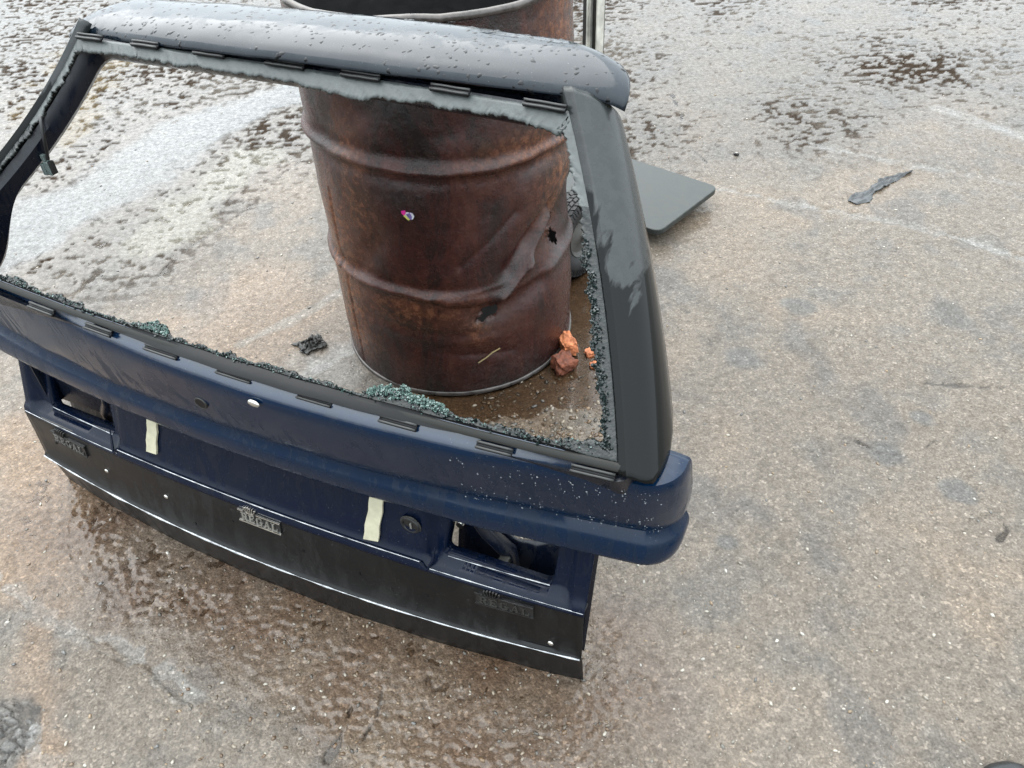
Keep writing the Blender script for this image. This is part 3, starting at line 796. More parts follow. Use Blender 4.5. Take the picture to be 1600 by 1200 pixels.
cdt_panel('recessed_panel', [(-.611, .212), (.611, .212), (.611, .37), (-.611, .37)], [lamp(1), lamp(-1)], .0075, pfn, M['navy_dark'], gate, .0012, 55, .02)
# thin bead of the ledge (the second pale line)
for (x0, x1) in ((-.333, .333),):
    xs_ = np.linspace(x0, x1, 60)
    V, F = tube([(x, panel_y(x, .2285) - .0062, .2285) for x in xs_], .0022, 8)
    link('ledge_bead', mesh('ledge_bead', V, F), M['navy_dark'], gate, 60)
for s in (-1, 1):
    V, F = tube([(s * .333, panel_y(.333, .2285) - .006, .2285), (s * .345, panel_y(.345, .216) - .006, .2175), (s * .352, panel_y(.35, .232) - .001, .234), (s * .354, panel_y(.354, .25) + .003, .26)], [.0022, .0028, .0026, .001], 8)
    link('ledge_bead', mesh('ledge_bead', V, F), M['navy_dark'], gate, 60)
# inside skin seen through the lamp openings
inA = [(.300, .140), (.332, .225), (.350, .225), (.347, .105), (.310, .105)]
inB = [(.405, .262), (.520, .262), (.523, .240), (.458, .224), (.430, .240)]
cdt_panel('inner_panel', [(-.595, .02), (.595, .02), (.60, .36), (-.60, .36)], [inA, inB, [(-.372, .262), (-.43, .258), (-.425, .249), (-.375, .250)]], .03, lambda x, z: (x, .070 + .04 * x * x + (z - .2) * .2, z), M['inner'], gate, .0015, 30)
for s in (-1, 1):
    V, F = tube([(s * .395, .045, .31), (s * .42, .055, .255), (s * .45, .062, .215), (s * .455, .066, .16)], [.010, .014, .016, .014], 10)
    link('inner_strut', mesh('inner_strut', V, F), M['inner'], gate, 60)
V, F = merge([box(-.462, .050, .285, .20, .003, .13), box(-.562, .037, .285, .003, .026, .13)]); link('lamp_backing', mesh('lamp_backing', V, F), M['inner'], gate)  # plate added so that the left lamp opening reads dark
V, F = box(.452, .040, .212, .018, .02, .014); o = link('bracket', mesh('bracket', V, F), M['rail_dark'], gate); bev(o, .002)
V, F = tube([(.372, .045, .262), (.372, .060, .262)], .007, 14); link('bolt', mesh('bolt', V, F), M['chrome'], gate, 40)

def bead(name, fn, x0, x1, r, par, gaps=.0, seed=1):
    xs_ = np.linspace(x0, x1, 150); V, F = [], []
    rad_ = [max(.0002, r * (.75 + .6 * fbm(np.array([x * 18.]), np.array([seed * 2.3]), 4, seed)[0] - gaps)) for x in xs_]
    V, F = tube([fn(x) for x in xs_], rad_, 8)
    return link(name, mesh(name, V, F), M['edge'], par, 60)
bead('worn_edge_shine', lambda x: (x, trim_y(x, .0955) - .0057, .0965), -.609, .609, .0024, trim, .0, 1)  # bright bead stands in for the sky highlight along the crease
bead('worn_edge_shine', lambda x: (x, trim_y(x, .2165) + .0006, .2178), -.609, .609, .0013, trim, .12, 2)
bead('worn_edge_shine', lambda x: (x, panel_y(x, .2285) - .0078, .2298), -.331, .331, .0013, trim, .05, 3)
for s_ in (-1, 1):
    bead('worn_edge_shine', lambda x: (x, pfn(x, .2305)[1] - .0008, .2310), min(s_ * .37, s_ * .545), max(s_ * .37, s_ * .545), .0011, trim, .1, 5)
# stickers (foam tape) and lock
def strip_on(name, corners, mat, yoff, thick):
    (a, b, c, d) = corners; n = 8; V = []
    rows = []
    for i in range(n + 1):
        t = i / n
        l = (a[0] + (d[0] - a[0]) * t, a[1] + (d[1] - a[1]) * t); r = (b[0] + (c[0] - b[0]) * t, b[1] + (c[1] - b[1]) * t)
        wv = .0012 * math.sin(i * 1.9)
        for (x, z) in ((l[0] + wv, l[1]), (r[0] + wv, r[1])):
            V.append((x, panel_y(x, z) - yoff, z))
    F = [(2 * i, 2 * i + 1, 2 * i + 3, 2 * i + 2) for i in range(n)]
    o = link(name, mesh(name, V, F), mat, gate); solid(o, thick, 0); return o
strip_on('foam_tape', [(-.238, .345), (-.2145, .345), (-.229, .2525), (-.2545, .2505)], M['tape'], .004, .004)
strip_on('foam_tape', [(.2395, .350), (.2635, .350), (.2515, .2395), (.2235, .2355)], M['tape'], .004, .004)
def disc(cx, cz, yf, r, depth, seg=28, hole=0.):
    pr = [(r, .0), (r, -depth * .6), (r * .93, -depth), (r * .80, -depth), (r * .74, -depth * .55)]
    V = []; F = []
    for (q_, dy) in pr:
        for k in range(seg):
            an = 2 * math.pi * k / seg; V.append((cx + q_ * math.cos(an), yf + dy, cz + q_ * math.sin(an)))
    for i in range(len(pr) - 1):
        for k in range(seg):
            k2 = (k + 1) % seg; F.append((i * seg + k, i * seg + k2, (i + 1) * seg + k2, (i + 1) * seg + k))
    if not hole: F.append(tuple((len(pr) - 1) * seg + k for k in range(seg)))
    return V, F
lk = link('lock', mesh('lock', *disc(.309, .287, panel_y(.309, .287) + .001, .0175, .006)), M['badge_dark'], gate, 40)
o = link('lock_ring', mesh('lock_ring', *disc(.309, .287, panel_y(.309, .287) - .001, .0195, .0018, 32, 1)), M['rail_dark'], lk, 40)
V, F = box(.310, panel_y(.309, .287) - .0035, .286, .0032, .002, .012); link('key_slot', mesh('key_slot', V, F), M['steel'], lk)
# rivets and a few empty screw holes in the black strip
for (x, z) in ((-.389, .153), (-.225, .158), (.558, .117)):
    yv = trim_y(x, z)
    bm = bmesh.new(); bmesh.ops.create_uvsphere(bm, u_segments=14, v_segments=8, radius=.0052)
    for v in bm.verts: v.co = Vector((x + v.co.x, yv - .0008 + v.co.y * .45, z + v.co.z))
    me = bpy.data.meshes.new('rivet'); bm.to_mesh(me); bm.free(); link('rivet', me, M['chrome'], gate, 60)
for (x, z) in ((-.54, .16), (-.06, .165), (.095, .158), (.21, .150), (.34, .15), (-.16, .12), (.27, .20)):
    yv = trim_y(x, z)
    V, F = tube([(x, yv - .0012, z), (x, yv + .001, z)], .0030, 10); link('screw_hole', mesh('screw_hole', V, F), M['seal'], gate)

M['clipm'] = simple('worn_clip_plastic', (.020, .020, .019), .5, nscale=90, var=.5)
M['clipm2'] = simple('dull_badge_letter', (.13, .125, .115), .5, nscale=90, var=.6)
# REGAL badges: plate frame, letters cut from strokes, crown
def glyph(ch):
    # rectangles / slanted quads on a 10 x 12 cell, slab serifs
    q = []
    def rect(x0, y0, x1, y1): q.append([(x0, y0), (x1, y0), (x1, y1), (x0, y1)])
    if ch == 'R':
        rect(1.4, 0, 3.8, 12); rect(0, 0, 5.0, 1.3); rect(0, 10.7, 1.4, 12); rect(3.8, 10.6, 7.2, 12); rect(3.8, 5.4, 7.2, 6.8); rect(6.6, 6.6, 8.8, 10.8)
        q.append([(4.6, 5.6), (7.0, 5.6), (9.6, 0), (7.2, 0)]); rect(8.4, 0, 10.4, 1.3)
    elif ch == 'E':
        rect(1.4, 0, 3.8, 12); rect(0, 0, 8.6, 1.4); rect(0, 10.6, 8.6, 12); rect(3.8, 5.4, 6.6, 6.7); rect(7.6, 1.4, 8.6, 3.6); rect(7.6, 8.4, 8.6, 10.6); rect(6.0, 4.4, 6.9, 7.7)
    elif ch == 'G':
        rect(.4, 2.4, 2.8, 9.6); q.append([(.4, 9.6), (2.8, 9.6), (4.6, 12), (3.0, 12)]); q.append([(3.0, 0), (4.6, 0), (2.8, 2.4), (.4, 2.4)])
        rect(3.2, 10.7, 7.6, 12); rect(3.2, 0, 7.8, 1.3); rect(7.6, 8.2, 8.6, 12); rect(6.6, 1.0, 8.8, 5.4); rect(5.2, 4.5, 9.8, 5.6)
    elif ch == 'A':
        q.append([(1.0, 0), (2.2, 0), (5.6, 12), (4.4, 12)]); q.append([(6.6, 0), (9.2, 0), (6.2, 12), (4.4, 12)]); rect(2.8, 3.4, 7.4, 4.5); rect(0, 0, 3.4, 1.2); rect(5.6, 0, 10.4, 1.2)
    elif ch == 'L':
        rect(1.4, 0, 3.8, 12); rect(0, 10.8, 5.2, 12); rect(0, 0, 8.8, 1.4); rect(7.7, 1.2, 8.8, 4.2)
    return q
def badge(x0, z0, x1, z1, h, mats, label=None):
    """from lower-left to lower-right of the plate, height h; follows the strip's surface"""
    pm, lm = mats
    def pos(u, v, out):
        x = x0 + (x1 - x0) * u; z = z0 + (z1 - z0) * u + h * v
        return (x, trim_y(x, z) - out, z)
    def slab(quads, o0, o1):
        V = []; F = []
        for qd in quads:
            b = len(V); n = len(qd)
            V += [pos(u, v, o1) for u, v in qd] + [pos(u, v, o0) for u, v in qd]
            F.append(tuple(b + i for i in range(n))); F += [(b + i, b + n + i, b + n + (i + 1) % n, b + (i + 1) % n) for i in range(n)]
        return V, F
    rootb = link('badge', mesh('badge', *slab([[(0, 0), (1, 0), (1, 1), (0, 1)]], -.001, .0042)), M['badge_dark'], gate)
    if label: rootb['label'] = label
    fr = [[(-.01, .0), (1.01, .0), (1.01, .09), (-.01, .09)], [(-.02, .92), (.12, .92), (.12, 1.02), (-.02, 1.02)], [(.44, .92), (1.01, .92), (1.01, 1.02), (.44, 1.02)]]
    link('badge_frame', mesh('badge_frame', *slab(fr, .0038, .0064)), pm, rootb)
    for i, ch in enumerate('REGAL'):
        qs = [[(.05 + .185 * i + a / 10 * .165, .15 + b / 12 * .66) for a, b in qd] for qd in glyph(ch)]
        link('badge_letter', mesh('badge_letter', *slab(qs, .0038, .0062)), lm, rootb)
    crown = []
    for k in range(6):
        an = (k - 2.5) * .20; bx_ = .28 + (k - 2.5) * .030; tx = .28 + (k - 2.5) * .054
        tz = 1.33 - .03 * (k - 2.5) ** 2 * .5
        crown.append([(bx_ - .007, .90), (bx_ + .007, .90), (tx + .008, tz), (tx - .008, tz)])
        crown.append([(tx - .014, tz - .02), (tx + .014, tz - .02), (tx + .014, tz + .10), (tx - .014, tz + .10)])
    crown.append([(.19, .86), (.37, .86), (.375, .95), (.185, .95)])
    link('crown', mesh('crown', *slab(crown, .001, .0062)), pm, rootb)
badge(-.036, .184, .054, .184, .026, (M['chrome'], M['badge']))
badge(-.530, .176, -.434, .172, .026, (M['clipm'], M['clipm2']), 'worn REGAL badge, partly scraped off')
badge(.432, .176, .530, .178, .026, (M['badge_dark'], M['rail_dark']), 'blackened REGAL badge')

# blue belt band with rolled lower lip
XC, RC = .680, .048
def plan(d, z, inner=False):
    c = zb(z, BAND); f = lambda x: c[0] + c[1] * x + c[2] * x * x
    pts = []
    for x in np.linspace(-XC, XC, 84): pts.append((x, f(x) - d))
    def end(sg):
        y0 = f(sg * XC); out = []
        sl = (c[1] * sg + 2 * c[2] * XC) * .6
        for ph in np.linspace(0, math.pi / 2, 11)[1:]:
            rr = RC + d
            out.append((sg * (XC + rr * math.sin(ph)), y0 + sl * RC * math.sin(ph) + RC - rr * math.cos(ph)))
        lx, ly = out[-1]
        for k in (.008, .018): out.append((lx - sg * .0, ly + k))
        return out
    return end(-1)[::-1] + pts + end(1)
rows = [(.5985, -.036), (.5925, -.025), (.586, -.015), (.579, -.0075), (.571, -.0025), (.560, 0.), (.545, .0012), (.50, .003), (.46, .0015), (.444, .0005), (.438, -.0015), (.434, -.006), (.429, -.0078), (.424, -.0068), (.412, .0015), (.407, .0032), (.400, .004), (.385, .003), (.374, .001), (.3685, -.001), (.366, -.004), (.3655, -.03)]
P = np.array([[(x, y, z if z < .565 else .565 + (z - .565) * (1 - .85 * float(sstep(.58, .69, abs(x))))) for x, y in plan(d, z)] for z, d in rows])
lim = .0775 * P[..., 0] ** 2 - .0185 * P[..., 0] - .0445 - .002
P[..., 1] = np.where((P[..., 2] > .576) & (np.abs(P[..., 0]) < .66), np.minimum(P[..., 1], lim), P[..., 1])
rngw = fbm(P[..., 0] / .15, P[..., 2] / .1, 3, 8) * .0012
P[..., 1] += rngw
bme = grid_mesh('belt_panel', P)
mi_ = np.zeros(len(bme.polygons), np.int32); ncol = P.shape[1] - 1
mi_[0:ncol * 4] = 1
xm_ = np.abs(.5 * (P[0, :-1, 0] + P[0, 1:, 0]))
for r_i in range(4): mi_[r_i * ncol:(r_i + 1) * ncol][xm_ > .635] = 0
band = link('belt_panel', bme, [M['navy'], M['navy_sheen']], gate, 40); bme.polygons.foreach_set('material_index', mi_); solid(band, .0016, 1)
# black sealant on the ledge
rows = [(.6005, -.040), (.5985, -.030), (.5955, -.022), (.5910, -.0150), (.5885, -.0125)]
P = np.array([[(x, y - .0015, z + .0018 + .0007 * math.sin(x * 57) - .02 * float(sstep(.58, .69, abs(x)))) for x, y in plan(d, z)][9:-9] for z, d in rows])
lim = .0775 * P[..., 0] ** 2 - .0185 * P[..., 0] - .0445 - .001
P[..., 1] = np.where(np.abs(P[..., 0]) < .66, np.minimum(P[..., 1], lim), P[..., 1])
link('seal', grid_mesh('seal', P), M['seal'], gate, 60)
def band_y(x, z):
    c = zb(z, BAND); return c[0] + c[1] * x + c[2] * x * x - .0045
V, F = disc(.009, .503, band_y(.009, .503) + .001, .0115, .003, 26, 1); link('grommet', mesh('grommet', V, F), M['rail_dark'], gate, 50)
V, F = tube([(.009, band_y(.009, .503) - .0016, .503), (.009, band_y(.009, .503) + .002, .503)], .0088, 22); o = link('emblem_hole', mesh('emblem_hole', V, F), M['seal'], gate)
bm = bmesh.new(); bmesh.ops.create_uvsphere(bm, u_segments=16, v_segments=8, radius=1)
for v in bm.verts: v.co = Vector((.138 + v.co.x * .0105, band_y(.138, .561) + v.co.y * .003, .561 + v.co.z * .0062))
me = bpy.data.meshes.new('plug'); bm.to_mesh(me); bm.free(); link('plug', me, M['chrome'], gate, 60)

# window plane
NRM = np.array([0, -.62, .78]); BOW = -.015
def Bp(s):
    x = .655 * s; return np.array([x, .0775 * x * x - .0185 * x - .0445, .595])
def Tp(s):
    x = .457 * s; z = .88 - .045 * x * x; return np.array([x, .323 - 2.2 * (z - .872) - .0095 * x - .048 * x * x, z])
def W(s, t, n=0., dx=0.):
    p = Bp(s) * (1 - t) + Tp(s) * t
    k = 4 * t * (1 - t)
    p = p + NRM * (n + BOW * k); p[0] += dx + (.010 if s > 0 else .018) * k * min(1, abs(s)); return p

# rubber strip along the bottom of the window
ss = np.linspace(-1.04, 1.005, 120)
prof = [(-.0105, -.004), (-.0105, .003), (-.007, .0055), (-.002, .0055), (.0008, .003), (.0008, -.004)]
P = np.array([[W(s, 0, n) + np.array([0, u * .78, u * .62]) for s in ss] for u, n in prof])
o = link('window_strip', grid_mesh('window_strip', P, closed_v=True), M['olive_trim'], gate, 40)
# moulding clips
def loc_at(px, py, fn):
    """nearest point of a gate curve to a photo position"""
    best = None
    cs, sn = math.cos(YAW), math.sin(YAW)
    for s in np.linspace(-1, 1, 600):
        p = fn(s); wv = np.array([OX + cs * p[0] - sn * p[1], OY + sn * p[0] + cs * p[1], p[2]]) - np.array([0, 0, CAMH])
        zc = wv @ CF; e = (800 + FPX * (wv @ CR) / zc - px) ** 2
        if best is None or e < best[0]: best = (e, s)
    return best[1]
def clip(s0, s1, t, n, mat_a, mat_b, du):
    sN = np.linspace(s0, s1, 8); parts = []
    def bar(u0, u1, n0, n1, mat, name, par):
        pr = [(u0, n0), (u0, n1), (u1, n1), (u1, n0)]
        P = np.array([[W(s, t, nn + .0004 * math.sin(s * 400)) + np.array([0, u * .78, u * .62]) for s in sN] for u, nn in pr])
        me = grid_mesh(name, P, closed_v=True)
        bm = bmesh.new(); bm.from_mesh(me); bmesh.ops.holes_fill(bm, edges=[e for e in bm.edges if e.is_boundary]); bm.to_mesh(me); bm.free()
        return link(name, me, mat, par)
    c = bar(du, du + .0115, n - .003, n, mat_b, 'clip', gate)
    bar(du + .0005, du + .0035, n - .001, n + .0028, mat_a, 'clip_rail', c)
    bar(du + .0075, du + .0105, n - .001, n + .0022, mat_a, 'clip_rail', c)
M['clipm'] = simple('worn_clip_plastic', (.020, .020, .019), .5, nscale=90, var=.5)
for a_, b_ in (((45, 462), (82, 478)), ((132, 497), (173, 513)), ((226, 527), (276, 546)), ((338, 563), (391, 582)), ((464, 600), (516, 619)), ((591, 639), (648, 657)), ((742, 679), (798, 697)), ((891, 714), (962, 733))):
    f = lambda s: W(s, 0) + np.array([0, -.025 * .78, -.025 * .62])
    clip(loc_at(*a_, f), loc_at(*b_, f), 0, .003, M['clipm'], M['seal'], -.0235)
for a_, b_ in (((125, 52), (163, 63)), ((210, 66), (251, 77)), ((307, 81), (355, 92)), ((419, 97), (478, 108)), ((537, 114), (597, 127)), ((675, 136), (737, 147)), ((820, 154), (887, 168))):
    f = lambda s: W(s, 1.0)
    clip(loc_at(*a_, f), loc_at(*b_, f), 1.0, .007, M['clipm'], M['seal'], -.006)

# what is left of the glass: ragged rim with dark frit, crumbled edge
def rag(u, f0, a, seed): return a * (fbm(np.array([u * f0]), np.array([seed * 3.7]), 5, seed, .62)[0])
loopN = []
N1, N2 = 420, 300
for i in range(N1): loopN.append(('b', -1 + 2 * i / N1))
for i in range(N2): loopN.append(('r', i / N2))
for i in range(N1): loopN.append(('t', 1 - 2 * i / N1))
for i in range(N2): loopN.append(('l', 1 - i / N2))
inner = []; outer = []
for side, u in loopN:
    if side == 'b':
        w_ = .008 + .002 * (rng.random() - .5) + rag(u, 14, .005, 1) + .003 * abs(rag(u, 90, 1, 2))
        w_ += .012 * math.exp(-((u + .105) / .04) ** 4) * .8 + .016 * math.exp(-((u - .585) / .095) ** 4) * (.85 + .28 * rag(u, 22, 1, 9)) + .016 * math.exp(-((u - .985) / .05) ** 2)
        w_ = max(.006, w_) / .43
        k = .024 / .655 ; su = u * (1 - k)
        outer.append((u, 0.)); inner.append((su, w_))
    elif side == 't':
        w_ = .0215 + rag(u, 9, .003, 3) + .0045 * abs(rag(u, 110, 1, 4)) * abs(rag(u, 17, 1.3, 14)) + .0022 * (rng.random() - .5) + .008 * sstep(.3, .0, abs(u - .25)) * 1.
        w_ += .012 * sstep(.86, 1., u)
        outer.append((u, 1.)); inner.append((u * (1 - .022 / .457), 1 - max(.006, w_) / .43))
    else:
        w_ = .017 + rag(u, 13, .009, 5 if side == 'r' else 6) + .004 * abs(rag(u, 60, 1, 7))
        if side == 'l': w_ -= .004
        if side == 'r': w_ += .010 * math.exp(-((u - .36) / .10) ** 2) - .006 * math.exp(-((u - .72) / .05) ** 2)
        hw = .655 + (.457 - .655) * u; sg = 1 if side == 'r' else -1
        outer.append((sg * 1., u)); inner.append((sg * (1 - max(.004, w_) / hw), min(max(u, .045), .935)))
outer = np.array(outer); inner = np.array(inner)
RN = 6; P = np.zeros((RN, len(outer), 3))
for k in range(RN):
    fr_k = k / (RN - 1)
    for i in range(len(outer)):
        s, t = outer[i] * (1 - fr_k) + inner[i] * fr_k
        P[k, i] = W(s, t, .001 + (.0016 * rag(s * 40 + t * 30, 1, 1., 12)) * fr_k)
gme = grid_mesh('window_glass', P, closed_u=True, flip=False)
glass = link('window_glass', gme, [M['frit'], M['frit_black']], gate, 180); solid(glass, .0042, -1)
glass['label'] = 'broken remains of the rear window round its frame'
nf = len(gme.polygons); mi = np.zeros(nf, np.int32); fc = np.arange(nf) % len(outer)
for j in range(nf):
    side, u = loopN[fc[j] % len(loopN)]
    if side == 'b' or (side == 'r' and u < .72) or (side == 'l' and u < .62): mi[j] = 1
gme.polygons.foreach_set('material_index', mi)

# crumbs of tempered glass along the lower rim
def crumbs(name, n, pick, mat, smin, smax):
    V = []; F = []
    CV = np.array([(a, b, c) for a in (-1, 1) for b in (-1, 1) for c in (-1, 1)], float)
    CF_ = [(0, 1, 3, 2), (4, 6, 7, 5), (0, 4, 5, 1), (2, 3, 7, 6), (0, 2, 6, 4), (1, 5, 7, 3)]
    for i in range(n):
        s, t, nn = pick(); p = W(s, t, nn)
        A = np.linalg.qr(rng.normal(size=(3, 3)))[0] * (smin + (smax - smin) * rng.random() ** 2)
        c = (CV * (.6 + .7 * rng.random((8, 3)))) @ A.T * np.array([1, 1, 1]) + p
        b = len(V); V += [tuple(x) for x in c]; F += [tuple(b + k for k in f) for f in CF_]
    o = link(name, mesh(name, V, F), mat, glass); o['kind'] = 'stuff'; return o
def pick_b():
    i = rng.integers(0, N1); u, wv = inner[i]; return u + rng.normal() * .004, wv * rng.random() ** .6, .002 + .004 * rng.random()
def pick_r():
    i = N1 + int(rng.random() * N2 * .62); a, b = outer[i], inner[i]; k = .35 + .65 * rng.random() ** .5; s, t = a * (1 - k) + b * k; return s, t, .002 + .003 * rng.random()
def pick_p():
    u = .49 + .19 * rng.random(); j = int((u + 1) / 2 * N1) ; return inner[j][0], inner[j][1] * (.45 + .62 * rng.random() ** .6), .001 + .006 * rng.random()
def pick_q():
    u = -.145 + .08 * rng.random(); j = int((u + 1) / 2 * N1); return inner[j][0], inner[j][1] * (.35 + .65 * rng.random()), .001 + .003 * rng.random()
crumbs('glass_crumb', 800, pick_b, M['crumb_dark'], .0006, .0016)
crumbs('glass_crumb', 520, pick_r, M['crumb_dark'], .0006, .0016)
crumbs('glass_crumb', 600, pick_p, M['crumb'], .0007, .0017)
crumbs('glass_crumb', 260, pick_q, M['crumb'], .0008, .0018)
crumbs('glass_crumb', 300, pick_b, M['crumb'], .0005, .0013)

# inner window frame behind the glass
def ringloop(ms, mt0, mt1, n, k=24):
    pts = []
    c = .06
    def arc(cx, cy, a0, a1, rs, rt):
        for i in range(k // 4 + 1):
            a = a0 + (a1 - a0) * i / (k // 4); pts.append((cx + rs * math.cos(a), cy + rt * math.sin(a)))
    rs, rt = .05, .07
    for u in np.linspace(-ms + rs, ms - rs, 40)[:-1]: pts.append((u, mt0))
    arc(ms - rs, mt0 + rt, -math.pi / 2, 0, rs, rt)
    for u in np.linspace(mt0 + rt, mt1 - rt, 24)[1:-1]: pts.append((ms, u))
    arc(ms - rs, mt1 - rt, 0, math.pi / 2, rs, rt)
    for u in np.linspace(ms - rs, -ms + rs, 40)[1:-1]: pts.append((u, mt1))
    arc(-ms + rs, mt1 - rt, math.pi / 2, math.pi, rs, rt)
    for u in np.linspace(mt1 - rt, mt0 + rt, 24)[1:-1]: pts.append((-ms, u))
    arc(-ms + rs, mt0 + rt, math.pi, 1.5 * math.pi, rs, rt)
    return np.array([W(s, t, n(t) if callable(n) else n) for s, t in pts])
loops = [ringloop(1.03, -.05, 1.02, -.010), ringloop(.985, -.05, 1.0, -.010), ringloop(.965, -.035, .99, -.022), ringloop(.965, -.035, .99, lambda t: -.048 - .090 * float(sstep(.40, -.02, t))), ringloop(1.0, -.06, 1.0, lambda t: -.064 - .090 * float(sstep(.38, .0, t))), ringloop(1.04, -.09, 1.03, -.075)]
o = link('window_frame', grid_mesh('window_frame', np.array(loops), closed_u=True, closed_v=True), M['inner'], gate, 40)

# pillars either side of the window
for sg in (1, -1):
    sec = [(-.010, -.012), (-.004, -.001), (.000, .0045), (.006, .0060), (.0095, .0085), (.012, .0075), (.016, .0035), (.024, -.0015), (.032, -.0075), (.040, -.0155), (.048, -.027), (.055, -.042), (.060, -.060), (.0625, -.080), (.063, -.105)]
    ts = np.linspace(-.035, 1.02, 60)
    P = np.array([[W(sg * 1., t, n_ * (1 - .25 * t), sg * dx_ * (1 + .10 * t) * (1 if sg > 0 else .68)) for t in np.linspace(max(-.030, (.577 - .595 - n_ * .74) / .275), 1.07, 60)] for dx_, n_ in sec])
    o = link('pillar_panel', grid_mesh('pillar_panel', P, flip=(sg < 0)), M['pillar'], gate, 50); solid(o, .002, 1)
    # foot clip of the pillar cover


# roof spoiler: rolled front lip, flat wet top
prof = [(.345, .880, .500), (.318, .884, .514), (.303, .8885, .520), (.2965, .8925, .522), (.2970, .8970, .523), (.3015, .9025, .523), (.310, .9080, .522), (.322, .9130, .519), (.340, .9170, .513), (.365, .9190, .504), (.395, .9195, .492), (.420, .9190, .477), (.438, .917, .458), (.452, .9135, .435), (.461, .907, .415), (.465, .898, .40), (.466, .862, .40)]
us_ = np.concatenate([np.linspace(-1, -.8, 26)[:-1], np.linspace(-.8, .8, 60)[:-1], np.linspace(.8, 1, 26)])
P = np.zeros((len(prof), len(us_), 3))
for i, (y, z, hw) in enumerate(prof):
    kr = float(sstep(.33, .45, y))
    for j, u in enumerate(us_):
        e = abs(u)
        drop = .012 * max(0, (e - .88) / .12) ** 2.4
        x = hw * u
        zc = z + .018 * x - (.085 - .03 * kr) * x * x - (drop if z > .89 else 0)
        yb = y + .20 * x * x * (1 - kr) - .008 * x
        P[i, j] = (x, yb, zc)
P[..., 2] += .0012 * fbm(P[..., 0] / .12, P[..., 1] / .08, 3, 14)
sp_o = link('roof_spoiler', grid_mesh('roof_spoiler', P), M['spoiler'], gate, 60); solid(sp_o, .002, 1)
# dark header under the spoiler
P = np.array([[(x, y + .12 * x * x * (y < .4), z - .08 * x * x) for x in np.linspace(-.47, .47, 50)] for y, z in ((.325, .880), (.328, .872), (.340, .862), (.40, .850), (.46, .85), (.458, .87))])
link('header_panel', grid_mesh('header_panel', P), M['inner'], gate, 40)
# hinges at the back, where the gate rests on the drum
for x in (-.20, .09):
    V, F = merge([box(x, .492, .852, .045, .07, .012), box(x, .52, .845, .03, .03, .03)])
    o = link('hinge', mesh('hinge', V, F), M['rail_dark'], gate); bev(o, .003)

# rain drops on the spoiler, painted drop glints on the band
M['glint'] = simple('drop_glint', (.36, .38, .40), .4)  # whitish colour stands in for sky glints on tiny drops
def drops(name, n, place, par, rmin, rmax, pw=2.5, mat_='drop'):
    bm = bmesh.new(); bmesh.ops.create_icosphere(bm, subdivisions=2, radius=1)
    v = np.array([tuple(x.co) for x in bm.verts]); f = np.array([[x.index for x in q.verts] for q in bm.faces]); bm.free()
    VV = []; FF = []
    for i in range(n):
        p, nn = place(); r = rmin + (rmax - rmin) * rng.random() ** pw
        nn = nn / np.linalg.norm(nn); a = np.cross(nn, [.3, .1, .9]) if abs(nn[2]) < .9 else np.cross(nn, [1, .2, 0]); a /= np.linalg.norm(a); b = np.cross(nn, a)
        el = 1 + .9 * rng.random() ** 2; an = rng.random() * 3.14
        ax = a * math.cos(an) + b * math.sin(an); bx = -a * math.sin(an) + b * math.cos(an)
        wob = 1 + .22 * np.sin(np.arctan2(v[:, 1], v[:, 0]) * 3 + rng.random() * 6)
        q = p + r * (v[:, 0:1] * wob[:, None] * el * ax + v[:, 1:2] * wob[:, None] * bx + .66 * v[:, 2:3] * nn)
        FF.append(f + len(VV) * len(v)); VV.append(q)
    o = link(name, tri_mesh(name, np.concatenate(VV), np.concatenate(FF)), M[mat_], par, 180); o['kind'] = 'stuff'; return o
Ps = P_sp = None
sv = np.array([v.co for v in sp_o.data.vertices]).reshape(len(prof), len(us_), 3)
def place_sp():
    while True:
        i = rng.integers(3, 14); j = rng.integers(1, len(us_) - 2); 
        # even spread by area
        A = np.linalg.norm(np.cross(sv[i + 1, j] - sv[i, j], sv[i, j + 1] - sv[i, j]))
        if rng.random() * 7e-4 > A: continue
        a, b = rng.random(2); p = (sv[i, j] * (1 - a) + sv[i + 1, j] * a) * (1 - b) + (sv[i, j + 1] * (1 - a) + sv[i + 1, j + 1] * a) * b
        if i < 7 and -.2 < p[0] < .22 and rng.random() < .75: continue
        nn = np.cross(sv[i, j + 1] - sv[i, j], sv[i + 1, j] - sv[i, j]); nn = nn if nn[2] > 0 else -nn
        return p, nn
drops('water_drop', 2400, place_sp, sp_o, .0016, .0046, 2.4)
def place_bd():
    x = .42 + .29 * rng.random() ** .7; z = .435 + .12 * rng.random()
    pl = plan(.002, z); xs_ = np.array([q[0] for q in pl]); 
    x = min(x, .70); k = int(np.argmin(np.abs(xs_ - x))); return np.array([pl[k][0] + rng.normal() * .003, pl[k][1], z]), np.array([.3 if x > .66 else 0, -1, .1])
drops('drop_glint', 240, place_bd, band, .0004, .0011, 2.5, 'glint')

# dangling lead with its plug, inside the left pillar
lead = [np.array(p) for p in ((-.500, .235, .765), (-.490, .215, .765), (-.484, .205, .752), (-.492, .203, .72), (-.500, .202, .692))]
wire = link('wire', mesh('wire', *tube(lead, .0032, 8)), M['rubber'], gate, 60)
V, F = merge([box(-.505, .202, .675, .011, .012, .026), box(-.516, .200, .672, .009, .010, .022), box(-.510, .202, .694, .008, .008, .012)])
o = link('connector', mesh('connector', V, F), M['connector'], wire); bev(o, .0015)
V, F = box(-.499, .203, .676, .006, .011, .024); o = link('connector_latch', mesh('connector_latch', V, F), M['badge_dark'], wire); bev(o, .001)

